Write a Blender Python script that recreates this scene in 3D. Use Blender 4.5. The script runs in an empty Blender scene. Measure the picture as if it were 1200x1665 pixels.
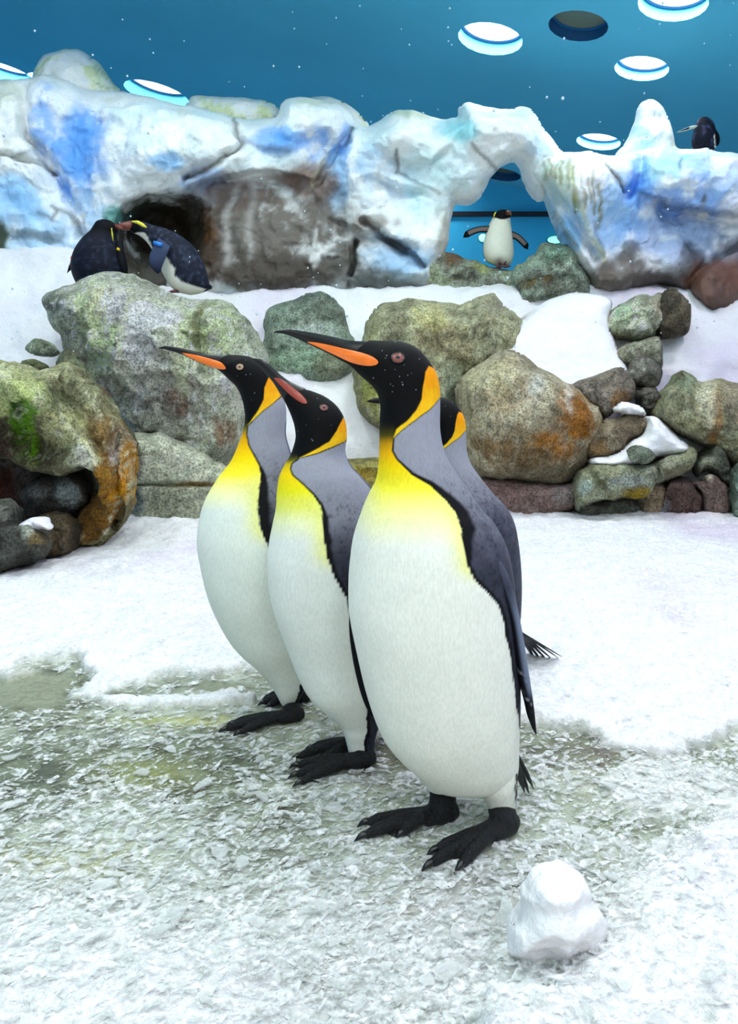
import bpy, bmesh, math, random
import numpy as np
from mathutils import Vector, Matrix
from mathutils.bvhtree import BVHTree
from mathutils.geometry import delaunay_2d_cdt

random.seed(7); RNG = np.random.default_rng(7)
scene = bpy.context.scene
COL = scene.collection

# ------------------------------------------------------------------ camera, world, exposure
W_, H_, F_ = 1200.0, 1665.0, 1200.0
PITCH = math.radians(9.1)
CAM_H = 0.8
cd = bpy.data.cameras.new('camera'); cam = bpy.data.objects.new('camera', cd); COL.objects.link(cam)
cam.location = (0, 0, CAM_H); cam.rotation_euler = (math.pi/2 - PITCH, 0, 0)
cd.sensor_fit = 'VERTICAL'; cd.sensor_height = 36.0; cd.sensor_width = 36.0
cd.lens = F_/H_*36.0; cd.clip_start = 0.05; cd.clip_end = 60
scene.camera = cam
vs = scene.view_settings
vs.view_transform = 'Standard'; vs.look = 'None'; vs.gamma = 1; vs.use_curve_mapping = False
vs.exposure = 0.0
LAMP_W = 24.5
world = bpy.data.worlds.new('world'); scene.world = world; world.use_nodes = True
bg = world.node_tree.nodes['Background']
bg.inputs[0].default_value = (0.88, 0.86, 0.86, 1); bg.inputs[1].default_value = 1.0

CEIL = 4.05          # ceiling height at X = 0; it slopes down to the right
SLOPE = math.radians(10)
WALL_Y = 11.0

# ------------------------------------------------------------------ maths helpers
CP, SP = math.cos(PITCH), math.sin(PITCH)
def ray(x, y):
    cx = (np.asarray(x, float)-W_/2)/F_; cy = (H_/2-np.asarray(y, float))/F_
    return cx, cy*SP+CP, cy*CP-SP
def P(x, y, Y):
    """photo pixel -> the point of that sight line at distance Y from the viewer"""
    a, b, c = ray(x, y); t = np.asarray(Y, float)/b
    return np.stack(np.broadcast_arrays(a*t, b*t, CAM_H+c*t), -1)
def G(x, y, z=0.0):
    a, b, c = ray(x, y); t = (z-CAM_H)/c
    return np.stack(np.broadcast_arrays(a*t, b*t, CAM_H+c*t), -1)
def proj(v):
    v = np.asarray(v, float); X, Y, Z = v[..., 0], v[..., 1], v[..., 2]-CAM_H
    d = Y*CP-Z*SP; u = Y*SP+Z*CP
    return W_/2+F_*X/d, H_/2-F_*u/d

def _h(ix, iy, iz, seed):
    n = (ix*374761393 + iy*668265263 + iz*2147483647 + seed*974634711) & 0xffffffff
    n = ((n ^ (n >> 13))*1274126177) & 0xffffffff
    n = n ^ (n >> 16)
    return (n & 0xffff)/65535.0
def vnoise(p, seed=0):
    p = np.asarray(p, float); i = np.floor(p).astype(np.int64); f = p-i; f = f*f*f*(f*(f*6-15)+10)
    x, y, z = i[..., 0], i[..., 1], i[..., 2]; u, v, w = f[..., 0], f[..., 1], f[..., 2]
    r = 0
    for dx in (0, 1):
        for dy in (0, 1):
            for dz in (0, 1):
                r = r + _h(x+dx, y+dy, z+dz, seed)*(u if dx else 1-u)*(v if dy else 1-v)*(w if dz else 1-w)
    return r*2-1
def fbm(p, scale=1.0, octs=4, seed=0, gain=.5, ridged=False):
    p = np.asarray(p, float)*scale; a = 1.0; s = 0; t = 0
    for k in range(octs):
        n = vnoise(p, seed+k*17)
        if ridged: n = 1-2*np.abs(n)
        s = s+a*n; t += a; a *= gain; p = p*2.03+13.7
    return s/t
def sstep(a, b, x):
    t = np.clip((np.asarray(x, float)-a)/(b-a), 0, 1); return t*t*(3-2*t)
def lin(c):
    c = np.asarray(c, float)/255.0
    return np.where(c <= .04045, c/12.92, ((c+.055)/1.055)**2.4)
def mix(a, b, t):
    t = np.asarray(t)[..., None]; return a*(1-t)+b*t

def cr(pts, n, closed=False):
    """Catmull-Rom through rows of pts, n samples, chord-length spaced"""
    p = np.asarray(pts, float)
    if closed: p = np.vstack([p, p[:1]])
    m = len(p); key = p[:, :2] if p.shape[1] > 1 else p
    d = np.sqrt(np.maximum(np.linalg.norm(np.diff(p[:, :2], axis=0), axis=1), 1e-6))
    k = np.concatenate([[0], np.cumsum(d)])
    tan = np.zeros_like(p)
    for i in range(m):
        a = i-1 if i > 0 else (m-2 if closed else 0); b = i+1 if i < m-1 else (1 if closed else m-1)
        da = k[i]-k[i-1] if i > 0 else (d[-1] if closed else 0)
        db = k[i+1]-k[i] if i < m-1 else (d[0] if closed else 0)
        tan[i] = (p[b]-p[a])/max(da+db, 1e-9)
    q = np.linspace(0, k[-1], n, endpoint=not closed)
    j = np.clip(np.searchsorted(k, q, side='right')-1, 0, m-2); h = (k[j+1]-k[j])[:, None]
    t = ((q-k[j])/(k[j+1]-k[j]))[:, None]
    return ((2*t**3-3*t**2+1)*p[j]+(t**3-2*t**2+t)*h*tan[j]+(-2*t**3+3*t**2)*p[j+1]+(t**3-t**2)*h*tan[j+1])

def inside(poly, x, y):
    poly = np.asarray(poly, float); r = np.zeros(np.shape(x), bool)
    x0, y0 = poly[-1]
    for x1, y1 in poly:
        c = ((y1 > y) != (y0 > y))
        with np.errstate(divide='ignore', invalid='ignore'):
            r ^= c & (x < (x0-x1)*(y-y1)/(y0-y1)+x1)
        x0, y0 = x1, y1
    return r
def dist_line(line, x, y, closed=False, nearest=False):
    l = np.asarray(line, float)
    if closed: l = np.vstack([l, l[:1]])
    best = np.full(np.shape(x), 1e18); bx = np.zeros(np.shape(x)); by = np.zeros(np.shape(x))
    for (ax, ay), (cx, cy) in zip(l[:-1], l[1:]):
        dx, dy = cx-ax, cy-ay; L = dx*dx+dy*dy+1e-12
        t = np.clip(((x-ax)*dx+(y-ay)*dy)/L, 0, 1); qx = ax+t*dx; qy = ay+t*dy
        d = (x-qx)**2+(y-qy)**2; m = d < best
        best = np.where(m, d, best)
        if nearest: bx = np.where(m, qx, bx); by = np.where(m, qy, by)
    return (np.sqrt(best), bx, by) if nearest else np.sqrt(best)
def sdf(poly, x, y):
    d = dist_line(poly, x, y, True); return np.where(inside(poly, x, y), d, -d)

# ------------------------------------------------------------------ object helpers
def mesh_np(name, v, quads=None, tris=None, mat=None, col=None, parent=None, origin=(0, 0, 0), smooth=True):
    me = bpy.data.meshes.new(name)
    v = np.asarray(v, float)-np.asarray(origin, float)
    fs = []
    if quads is not None and len(quads): fs.append(np.asarray(quads, np.int64))
    if tris is not None and len(tris): fs.append(np.asarray(tris, np.int64))
    me.vertices.add(len(v)); me.vertices.foreach_set('co', v.astype(np.float32).ravel())
    nl = sum(f.size for f in fs); npol = sum(len(f) for f in fs)
    me.loops.add(nl); me.polygons.add(npol)
    me.loops.foreach_set('vertex_index', np.concatenate([f.ravel() for f in fs]).astype(np.int32))
    tot = np.concatenate([np.full(len(f), f.shape[1]) for f in fs]).astype(np.int32)
    st = np.concatenate([[0], np.cumsum(tot)[:-1]]).astype(np.int32)
    me.polygons.foreach_set('loop_start', st); me.polygons.foreach_set('loop_total', tot)
    me.polygons.foreach_set('use_smooth', np.full(npol, smooth))
    me.update(calc_edges=True); me.validate()
    if col is not None:
        ca = me.color_attributes.new('Col', 'FLOAT_COLOR', 'POINT')
        c4 = np.ones((len(v), 4), np.float32); c4[:, :3] = np.clip(col, 0, 1); ca.data.foreach_set('color', c4.ravel())
    if mat: me.materials.append(mat)
    o = bpy.data.objects.new(name, me); COL.objects.link(o)
    if parent: o.parent = parent
    else: o.location = origin
    return o
def bm_obj(name, bm, mat, parent=None, origin=(0, 0, 0), smooth=True):
    me = bpy.data.meshes.new(name)
    bmesh.ops.translate(bm, verts=bm.verts, vec=-Vector([float(q) for q in origin]))
    bmesh.ops.recalc_face_normals(bm, faces=bm.faces)
    bm.to_mesh(me); bm.free()
    for p in me.polygons: p.use_smooth = smooth
    if mat: me.materials.append(mat)
    o = bpy.data.objects.new(name, me); COL.objects.link(o)
    if parent: o.parent = parent
    else: o.location = origin
    return o
def tag(o, label=None, cat=None, group=None, kind=None):
    if label: o['label'] = label
    if cat: o['category'] = cat
    if group: o['group'] = group
    if kind: o['kind'] = kind
    return o
def empty(name, loc, label, cat, group=None):
    o = bpy.data.objects.new(name, None); COL.objects.link(o); o.location = [float(q) for q in loc]; o.empty_display_size = .1
    return tag(o, label, cat, group)

# ------------------------------------------------------------------ materials
def new_mat(name):
    m = bpy.data.materials.new(name); m.use_nodes = True; nt = m.node_tree
    b = nt.nodes['Principled BSDF']; return m, nt, b
def nd(nt, typ, **kw):
    n = nt.nodes.new(typ)
    for k, v in kw.items(): setattr(n, k, v)
    return n
def noise_node(nt, scale, detail=4, rough=.6, vec=None, stretch=None):
    tc = nd(nt, 'ShaderNodeTexCoord'); src = tc.outputs['Object']
    if stretch:
        mp = nd(nt, 'ShaderNodeMapping'); mp.inputs['Scale'].default_value = stretch
        nt.links.new(src, mp.inputs[0]); src = mp.outputs[0]
    n = nd(nt, 'ShaderNodeTexNoise'); n.inputs['Scale'].default_value = scale
    n.inputs['Detail'].default_value = detail; n.inputs['Roughness'].default_value = rough
    nt.links.new(src, n.inputs['Vector']); return n
def ramp(nt, src, stops):
    r = nd(nt, 'ShaderNodeValToRGB'); e = r.color_ramp.elements
    e[0].position, e[0].color = stops[0][0], (*[stops[0][1]]*3, 1); e[1].position, e[1].color = stops[1][0], (*[stops[1][1]]*3, 1)
    nt.links.new(src, r.inputs[0]); return r
def mul(nt, a, b, fac=1.0):
    m = nd(nt, 'ShaderNodeMix', data_type='RGBA', blend_type='MULTIPLY'); m.inputs[0].default_value = fac
    nt.links.new(a, m.inputs[6]); nt.links.new(b, m.inputs[7]); return m.outputs[2]
def bump(nt, b, layers):
    prev = None
    for h, strength, dist in layers:
        n = nd(nt, 'ShaderNodeBump'); n.inputs['Strength'].default_value = strength; n.inputs['Distance'].default_value = dist
        nt.links.new(h, n.inputs['Height'])
        if prev: nt.links.new(prev, n.inputs['Normal'])
        prev = n.outputs[0]
    nt.links.new(prev, b.inputs['Normal'])
def attr(nt): return nd(nt, 'ShaderNodeVertexColor', layer_name='Col').outputs[0]
def plain(name, rgb, rough=.5, bumps=None, spec=.5, coat=0):
    m, nt, b = new_mat(name)
    b.inputs['Roughness'].default_value = rough; b.inputs['Specular IOR Level'].default_value = spec
    n = noise_node(nt, 60, 3)
    c = nd(nt, 'ShaderNodeRGB'); c.outputs[0].default_value = (*lin(rgb), 1)
    nt.links.new(mul(nt, c.outputs[0], ramp(nt, n.outputs[0], [(.3, .82), (.7, 1.0)]).outputs[0]), b.inputs['Base Color'])
    if bumps: bump(nt, b, [(noise_node(nt, s, 3).outputs[0], st, d) for s, st, d in bumps])
    if coat: b.inputs['Coat Weight'].default_value = coat
    return m

def feather_mat(name, rough=.6):
    m, nt, b = new_mat(name); b.inputs['Roughness'].default_value = rough
    b.inputs['Specular IOR Level'].default_value = .10
    a = attr(nt)
    n = noise_node(nt, 260, 3, .6, stretch=(1, 1, .35)); n2 = noise_node(nt, 18, 3)
    c = mul(nt, a, ramp(nt, n.outputs[0], [(.35, .80), (.62, 1.0)]).outputs[0], .55)
    c = mul(nt, c, ramp(nt, n2.outputs[0], [(.3, .93), (.7, 1.0)]).outputs[0], 1)
    nt.links.new(c, b.inputs['Base Color'])
    bump(nt, b, [(n.outputs[0], .35, .002)])
    pass
    return m
def rock_mat(name, pit=80, bstr=.9, dark=.22):
    m, nt, b = new_mat(name); b.inputs['Roughness'].default_value = .88; b.inputs['Specular IOR Level'].default_value = .25
    a = attr(nt)
    v = noise_node(nt, pit, 5, .7); v2 = noise_node(nt, 24, 6, .65); v3 = noise_node(nt, 30, 4, .6, stretch=(3, 3, .5))
    c = mul(nt, a, ramp(nt, v.outputs[0], [(.36, dark), (.56, 1.0)]).outputs[0], .9)
    c = mul(nt, c, ramp(nt, v2.outputs[0], [(.3, .62), (.60, 1.3)]).outputs[0], .9)
    c = mul(nt, c, ramp(nt, v3.outputs[0], [(.3, .82), (.65, 1.22)]).outputs[0], .8)
    nt.links.new(c, b.inputs['Base Color'])
    bump(nt, b, [(v.outputs[0], bstr, .022), (v2.outputs[0], bstr, .05)])
    return m
M = {}
M['feather'] = feather_mat('feather')
M['rock'] = rock_mat('rock')
def ice_mat():
    m, nt, b = new_mat('painted_ice'); b.inputs['Roughness'].default_value = .6; b.inputs['Specular IOR Level'].default_value = .35
    a = attr(nt); v = noise_node(nt, 45, 5, .7); v2 = noise_node(nt, 7, 5, .6)
    c = mul(nt, a, ramp(nt, v.outputs[0], [(.30, .5), (.42, 1.0)]).outputs[0], .6)
    c = mul(nt, c, ramp(nt, v2.outputs[0], [(.3, .92), (.6, 1.05)]).outputs[0], .9)
    nt.links.new(c, b.inputs['Base Color'])
    bump(nt, b, [(v.outputs[0], .5, .012), (v2.outputs[0], .5, .05)])
    return m
M['ice'] = ice_mat()
def snow_mat():
    m, nt, b = new_mat('snow'); b.inputs['Roughness'].default_value = .75; b.inputs['Specular IOR Level'].default_value = .3
    a = attr(nt); v = noise_node(nt, 55, 6, .7); v2 = noise_node(nt, 9, 4, .6); v3 = noise_node(nt, 220, 3, .6)
    c = mul(nt, a, ramp(nt, v.outputs[0], [(.3, .90), (.6, 1.0)]).outputs[0], .8)
    nt.links.new(c, b.inputs['Base Color'])
    bump(nt, b, [(v.outputs[0], .35, .02), (v2.outputs[0], .35, .06), (v3.outputs[0], .25, .004)])
    return m
M['snow'] = snow_mat()
def floor_mat():
    m, nt, b = new_mat('icy_floor'); b.inputs['Specular IOR Level'].default_value = .5
    vc = nd(nt, 'ShaderNodeVertexColor', layer_name='Col'); a = vc.outputs[0]
    wt = nd(nt, 'ShaderNodeAttribute', attribute_name='wet')
    v = noise_node(nt, 70, 6, .75); v2 = noise_node(nt, 16, 5, .65); v3 = noise_node(nt, 260, 3, .6)
    c = mul(nt, a, ramp(nt, v.outputs[0], [(.34, .66), (.58, 1.0)]).outputs[0], .85)
    c = mul(nt, c, ramp(nt, v2.outputs[0], [(.3, .80), (.6, 1.0)]).outputs[0], .8)
    nt.links.new(c, b.inputs['Base Color'])
    mr = nd(nt, 'ShaderNodeMapRange'); mr.inputs[3].default_value = .78; mr.inputs[4].default_value = .22
    nt.links.new(wt.outputs['Fac'], mr.inputs[0]); nt.links.new(mr.outputs[0], b.inputs['Roughness'])
    bump(nt, b, [(v.outputs[0], .5, .014), (v2.outputs[0], .4, .03), (v3.outputs[0], .3, .004)])
    return m
M['floor'] = floor_mat()
M['black_beak'] = plain('black_horn', (9, 9, 11), .3, [(40, .15, .002)], .3)
M['orange_plate'] = plain('orange_plate', (245, 118, 12), .3, [(30, .1, .001)], .5, .2)
M['red_plate'] = plain('rust_plate', (150, 52, 30), .35, [(30, .15, .001)], .5, .1)
M['iris'] = plain('iris', (122, 62, 54), .25)
M['iris_tan'] = plain('iris_tan', (176, 140, 110), .25)
M['pupil'] = plain('pupil', (6, 6, 7), .12)
M['foot'] = plain('black_scaly_skin', (18, 18, 20), .5, [(330, 1.0, .004), (90, .8, .008)], .3)
M['claw'] = plain('claw', (14, 13, 13), .3)
M['tail'] = plain('tail_feather', (22, 22, 28), .5, [(200, .5, .002)])
M['crest'] = plain('crest_yellow', (235, 222, 60), .6)
M['redbeak'] = plain('reddish_bill', (120, 60, 48), .4)
M['pinkfoot'] = plain('pinkish_foot', (120, 72, 82), .6, [(200, .5, .002)])
M['tagband'] = plain('wing_tag', (40, 130, 225), .4)
M['tagorange'] = plain('wing_tag_orange', (235, 90, 40), .4)
M['tagyellow'] = plain('wing_tag_yellow', (240, 200, 20), .4)
M['can'] = plain('lamp_recess', (70, 175, 205), .6)
M['can_dark'] = plain('lamp_recess_unlit', (20, 80, 128), .5)  # unlit copy of the recess, its shade put into the darker blue
M['ring'] = plain('lamp_ring', (16, 92, 150), .4)
M['lens_off'] = plain('lamp_lens_unlit', (96, 110, 96), .3)
M['gap'] = plain('dark_gap', (6, 12, 30), .6)
def wall_mat(name, rgb):
    m, nt, b = new_mat(name); b.inputs['Roughness'].default_value = .7; b.inputs['Specular IOR Level'].default_value = .2
    n = noise_node(nt, 1.2, 3); c = nd(nt, 'ShaderNodeRGB'); c.outputs[0].default_value = (*lin(rgb), 1)
    nt.links.new(mul(nt, c.outputs[0], ramp(nt, n.outputs[0], [(.3, .92), (.7, 1.0)]).outputs[0]), b.inputs['Base Color'])
    bump(nt, b, [(noise_node(nt, 80, 2).outputs[0], .05, .004)])
    return m
M['blue'] = wall_mat('blue_paint', (80, 173, 203))
M['blue_wall'] = wall_mat('blue_wall_paint', (60, 180, 225))
def emit(name, rgb, s):
    m, nt, b = new_mat(name); b.inputs['Emission Color'].default_value = (*lin(rgb), 1); b.inputs['Emission Strength'].default_value = s
    n = noise_node(nt, 4, 1); nt.links.new(ramp(nt, n.outputs[0], [(.2, .9), (.8, 1.0)]).outputs[0], b.inputs['Base Color']); return m
M['lens'] = emit('lamp_lens', (250, 253, 255), 1.5)
M['green'] = emit('green_glow', (120, 255, 190), 1.1)
def flake_mat():
    m, nt, b = new_mat('ice_flake'); b.inputs['Roughness'].default_value = .35; b.inputs['Specular IOR Level'].default_value = .4
    n = noise_node(nt, 40, 3); rr = nd(nt, 'ShaderNodeValToRGB'); e = rr.color_ramp.elements
    e[0].color = (.54, .58, .54, 1); e[1].color = (.86, .87, .88, 1); e[0].position = .35; e[1].position = .62
    nt.links.new(n.outputs[0], rr.inputs[0]); nt.links.new(rr.outputs[0], b.inputs['Base Color'])
    n2 = noise_node(nt, 90, 1); nt.links.new(ramp(nt, n2.outputs[0], [(.38, .12), (.68, .72)]).outputs[0], b.inputs['Alpha'])
    return m
M['flake'] = flake_mat()
# ------------------------------------------------------------------ room: ceiling with recessed lamps, walls
CS, SS = math.cos(SLOPE), math.sin(SLOPE)
def on_ceiling(x, y):
    """photo pixel -> (local x, y on the sloping ceiling, distance)"""
    a, b, c = ray(x, y); t = (CEIL-CAM_H)*CS/(a*SS+c*CS); X, Y, Z = a*t, b*t, CAM_H+c*t-CEIL
    return np.array((X*CS-Z*SS, Y)), Y
def slope_it(o): o.matrix_world = Matrix.Translation((0, 0, CEIL)) @ Matrix.Rotation(SLOPE, 4, 'Y') @ Matrix.Translation((0, 0, -CEIL)) @ o.matrix_basis
LITP = ((797, 64, 97), (1094, 6, 100), (1043, 112, 79), (973, 231, 66), (255, 153, 96), (8, 119, 84)); OFFP = ((940, 43, 88), (815, 284, 60))
LIT = [on_ceiling(x, y)[0] for x, y, w in LITP]; UNLIT = [on_ceiling(x, y)[0] for x, y, w in OFFP]
LITR = [w*on_ceiling(x, y)[1]/2400 for x, y, w in LITP]; UNLITR = [w*on_ceiling(x, y)[1]/2400 for x, y, w in OFFP]
OVER = [np.array((x, y)) for y in (-3.4, -1.8, -0.2, 1.4, 3.0, 4.5) for x in (-2.9, -1.0, .9, 2.8)]  # unseen grid overhead; the rows behind the viewer are added to light penguin fronts
FAR_FILL = [np.array(q) for q in ((-4.2, 10.3), (-1.5, 10.3), (.7, 10.3), (4.4, 10.3))]  # unseen lamps added to brighten the back wall behind the arch
LR = .262
def build_ceiling():
    v = [Vector(p) for p in ((-7, -5), (7, -5), (7, WALL_Y), (-7, WALL_Y))]
    edges = [(0, 1), (1, 2), (2, 3), (3, 0)]
    cs = LIT+UNLIT+OVER+FAR_FILL; rs = LITR+UNLITR+[LR]*(len(OVER)+len(FAR_FILL))
    for c, R in zip(cs, rs):
        b = len(v); n = 40
        for k in range(n):
            v.append(Vector((c[0]+R*math.cos(2*math.pi*k/n), c[1]+R*math.sin(2*math.pi*k/n))))
            edges.append((b+k, b+(k+1) % n))
    ov, oe, of, *_ = delaunay_2d_cdt(v, edges, [], 0, 1e-5)
    pts = np.array([(p.x, p.y, CEIL) for p in ov]); T = []
    for f in of:
        m = pts[list(f)].mean(0)[:2]
        if min(np.hypot(*(m-c))/R for c, R in zip(cs, rs)) > .985: T.append(list(f)[:3])
    o = mesh_np('ceiling', pts, tris=T, mat=M['blue'], smooth=False); o['kind'] = 'structure'; slope_it(o)
build_ceiling()
def box_np(x0, x1, y0, y1, z0, z1):
    v = [(x, y, z) for x in (x0, x1) for y in (y0, y1) for z in (z0, z1)]
    q = [(0, 1, 3, 2), (4, 6, 7, 5), (0, 4, 5, 1), (2, 3, 7, 6), (0, 2, 6, 4), (1, 5, 7, 3)]
    return v, q
TRIM_Z = float(P(820, 349, WALL_Y)[2])
for nm, b, mt in (('wall_back', (-7, 7, WALL_Y, WALL_Y+.1, -1.2, 5.6), 'blue_wall'), ('wall_left', (-7.1, -7, -5, WALL_Y+.1, -.5, 5.6), 'blue'),
                  ('wall_right', (7, 7.1, -5, WALL_Y+.1, -.5, 5.6), 'blue'), ('trim_1', (-7, 7, WALL_Y-.06, WALL_Y, TRIM_Z-.03, TRIM_Z+.03), 'gap')):
    v, q = box_np(*b); mesh_np(nm, v, q, mat=M[mt], smooth=False)['kind'] = 'structure'

def ring_strip(bm, c, r0, z0, r1, z1, n=40):
    a = [bm.verts.new((c[0]+r0*math.cos(2*math.pi*k/n), c[1]+r0*math.sin(2*math.pi*k/n), z0)) for k in range(n)]
    b = [bm.verts.new((c[0]+r1*math.cos(2*math.pi*k/n), c[1]+r1*math.sin(2*math.pi*k/n), z1)) for k in range(n)]
    for k in range(n): bm.faces.new((a[k], a[(k+1) % n], b[(k+1) % n], b[k]))
def disc(bm, c, r, z, n=40):
    bm.faces.new([bm.verts.new((c[0]+r*math.cos(2*math.pi*k/n), c[1]+r*math.sin(2*math.pi*k/n), z)) for k in range(n)])
TINT = {0: (1, .98, 1), 1: (.93, 1, .95), 2: (1, .93, .97)}
def downlight(c, label, lit=True, group=None, tint=(1, 1, 1), LR=LR, power=1.0):
    z = CEIL+.1*LR/.262; o3 = (c[0], c[1], CEIL)
    root = empty('ceiling_light', o3, label, 'ceiling light', group)
    bm = bmesh.new(); ring_strip(bm, c, LR, CEIL, LR, z+.03); ring_strip(bm, c, LR, z+.03, .02, z+.03)
    bm_obj('recess', bm, M['can' if lit else 'can_dark'], root, o3)
    bm = bmesh.new(); ring_strip(bm, c, .9*LR, z-.012, .96*LR, z-.012); ring_strip(bm, c, .9*LR, z-.012, .9*LR, z+.01); ring_strip(bm, c, .96*LR, z-.012, .96*LR, z+.01)
    bm_obj('lens_ring', bm, M['ring'], root, o3)
    bm = bmesh.new(); disc(bm, c, .9*LR, z)
    bm_obj('lens', bm, M['lens' if lit else 'lens_off'], root, o3)
    if lit:
        ld = bpy.data.lights.new('lamp_glow', 'AREA'); ld.shape = 'DISK'; ld.size = 1.7*LR; ld.energy = LAMP_W*power; ld.color = tint
        lo = bpy.data.objects.new('lamp_glow', ld); COL.objects.link(lo); lo.parent = root; lo.location = (0, 0, z-CEIL-.014)
    slope_it(root)
LAB = ['lit round ceiling light above the ice arch, left of the unlit one', 'lit round ceiling light at the top right corner, cut by the frame edge',
       'lit round ceiling light high above the pointed ice stump', 'lit round ceiling light low over the notch between arch and ice stump',
       'lit round ceiling light just above the left ice cliff crest', 'lit round ceiling light at the far left edge behind the ice cliff']
for i, c in enumerate(LIT): downlight(c, LAB[i], True, 'lit ceiling lights', TINT[i % 3], LITR[i], .5)
downlight(UNLIT[0], 'unlit round ceiling light with dark grey lens between two lit ones', False, LR=UNLITR[0])
downlight(UNLIT[1], 'unlit round ceiling light half seen through the ice arch opening', False, LR=UNLITR[1])
for i, c in enumerate(OVER):
    downlight(c, 'unseen round ceiling light overhead, outside the photo', True, 'overhead ceiling lights',
              (1, .84, .95) if c[0] > 1.5 else ((.97, 1, .91) if abs(c[0]) < 1.5 else (1, .96, 1)))
for c in FAR_FILL: downlight(c, 'added fill ceiling light over the back wall, hidden behind the ice cliff', True, 'added fill lights behind the ice cliff')
# two small green glows on the back wall behind the arch, built as emissive ovals
for (x, y, rx, rz, lab) in ((903, 390, .115, .05, 'small green oval glow on the wall beside the ice arch leg'), (785, 387, .06, .055, 'small green glow on the wall behind the wing of the white bellied penguin')):
    c = P(x, y, WALL_Y-.02); root = empty('wall_glow', c, lab, 'wall lamp')
    for nm, k, y0, mt in (('glow_rim', 1.12, .018, 'ring'), ('lens', 1.0, -.008, 'green')):
        bm = bmesh.new(); bmesh.ops.create_uvsphere(bm, u_segments=24, v_segments=12, radius=1)
        bmesh.ops.scale(bm, verts=bm.verts, vec=(rx*k, .025, rz*k)); bmesh.ops.translate(bm, verts=bm.verts, vec=(0, y0, 0))
        bm_obj(nm, bm, M[mt], root)
# ------------------------------------------------------------------ ground
SNOW_BACK = [(-400, 700), (1600, 700), (1600, 1180), (1200, 1195), (1150, 1222), (1080, 1232), (1000, 1222), (940, 1195), (880, 1192), (800, 1180), (640, 1130), (430, 1098),
             (330, 1104), (250, 1112), (190, 1122), (150, 1142), (118, 1140), (108, 1128), (140, 1112), (135, 1098), (124, 1070), (100, 1078), (60, 1086), (0, 1098), (-400, 1110)]
SNOW_R = [(1600, 1225), (1200, 1290), (1150, 1330), (1090, 1390), (1040, 1440), (1010, 1480), (1000, 1545), (940, 1590), (900, 1620), (800, 1640), (760, 1700), (760, 2100), (1700, 2100)]
def blob(x, y, cx, cy, rx, ry): return np.exp(-(((x-cx)/rx)**2+((y-cy)/ry)**2))
def puddle(px, py, X): return sstep(.55, .8, np.maximum(blob(px, py, 30, 1122, 150, 44), .9*blob(px, py, 360, 1120, 130, 14))+.25*fbm(X, 9, 3, 33))
def ground_masks(px, py, X):
    """snow cover, wet film and stain strength at points of the floor"""
    wob = fbm(X, 9, 4, 3)*16+fbm(X, 38, 3, 5)*7
    persp = sstep(700, 1250, py)*.8+.35
    s1 = sstep(-6, 10, sdf(SNOW_BACK, px, py)+wob*persp)
    s2 = sstep(-30, 45, sdf(SNOW_R, px, py)+wob*2.2)
    s3 = .82*sstep(.35, .8, blob(px, py, 150, 1640, 360, 170)+.35*fbm(X, 7, 4, 9))
    s4 = .55*sstep(.5, .75, blob(px, py, 1120, 1290, 190, 60)+.4*fbm(X, 14, 4, 19))
    band = .95*sstep(.48, .62, blob(px, py, 300, 1144, 170, 11)+.5*fbm(X, 22, 4, 29)*blob(px, py, 300, 1144, 220, 22))
    snow = np.maximum.reduce([s1, s2, s3, s4, band])
    n = fbm(X, 5, 5, 41)
    wet = np.clip(.45+.5*n, 0, 1)
    for cx, cy, rx, ry, k in ((50, 1125, 130, 40, 1.2), (40, 1260, 110, 55, .9), (980, 1218, 130, 22, 1.0), (760, 1450, 130, 60, .5), (640, 1230, 90, 50, .7), (300, 1240, 160, 50, .5), (420, 1400, 160, 50, .35), (905, 1420, 50, 20, .6), (840, 1595, 60, 20, .9)):
        wet = wet+k*blob(px, py, cx, cy, rx, ry)
    wet = np.clip(wet*(1-snow), 0, 1)
    pud = puddle(px, py, X)*(1-s1)*(1-band); wet = np.maximum(wet, pud)
    return snow, wet
def ground_col(px, py, X, snow, wet):
    n = fbm(X, 11, 5, 51); n2 = fbm(X, 30, 4, 61)
    slush = mix(lin((190, 196, 178)), lin((148, 157, 132)), sstep(-.3, .4, n))
    wetc = mix(lin((132, 140, 114)), lin((92, 95, 76)), sstep(-.3, .5, n2))
    c = mix(slush, wetc, sstep(.25, .95, wet+.25*n2))
    for cx, cy, rx, ry, k, rgb in ((330, 1172, 130, 9, .6, (200, 200, 96)), (220, 1255, 80, 26, .45, (190, 195, 110)), (80, 1400, 120, 25, .5, (190, 190, 120)), (590, 1112, 40, 8, .9, (200, 200, 90)), (180, 1400, 70, 30, .3, (190, 190, 130)),
                              (840, 1590, 70, 22, .7, (120, 165, 110)), (640, 1215, 90, 50, .5, (120, 110, 96)), (760, 1320, 90, 40, .3, (150, 190, 170)), (700, 1500, 160, 60, .3, (175, 165, 135)), (60, 1270, 110, 50, .5, (74, 84, 74)), (980, 1225, 150, 25, .4, (140, 128, 118))):
        c = mix(c, lin(rgb), np.clip(k*blob(px, py, cx, cy, rx, ry)*(1+.6*n2), 0, .95))
    c = mix(c, lin((150, 155, 130)), .85*puddle(px, py, X))
    fg = sstep(1330, 1560, py); c = mix(c, mix(lin((230, 230, 233)), lin((182, 182, 180)), sstep(-.1, .6, n2+.5*n)), .75*fg)
    snc = mix(lin((241, 241, 243)), lin((230, 222, 236)), sstep(0, .5, fbm(X, 1.5, 3, 71)))
    return mix(c, snc, snow)
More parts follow.
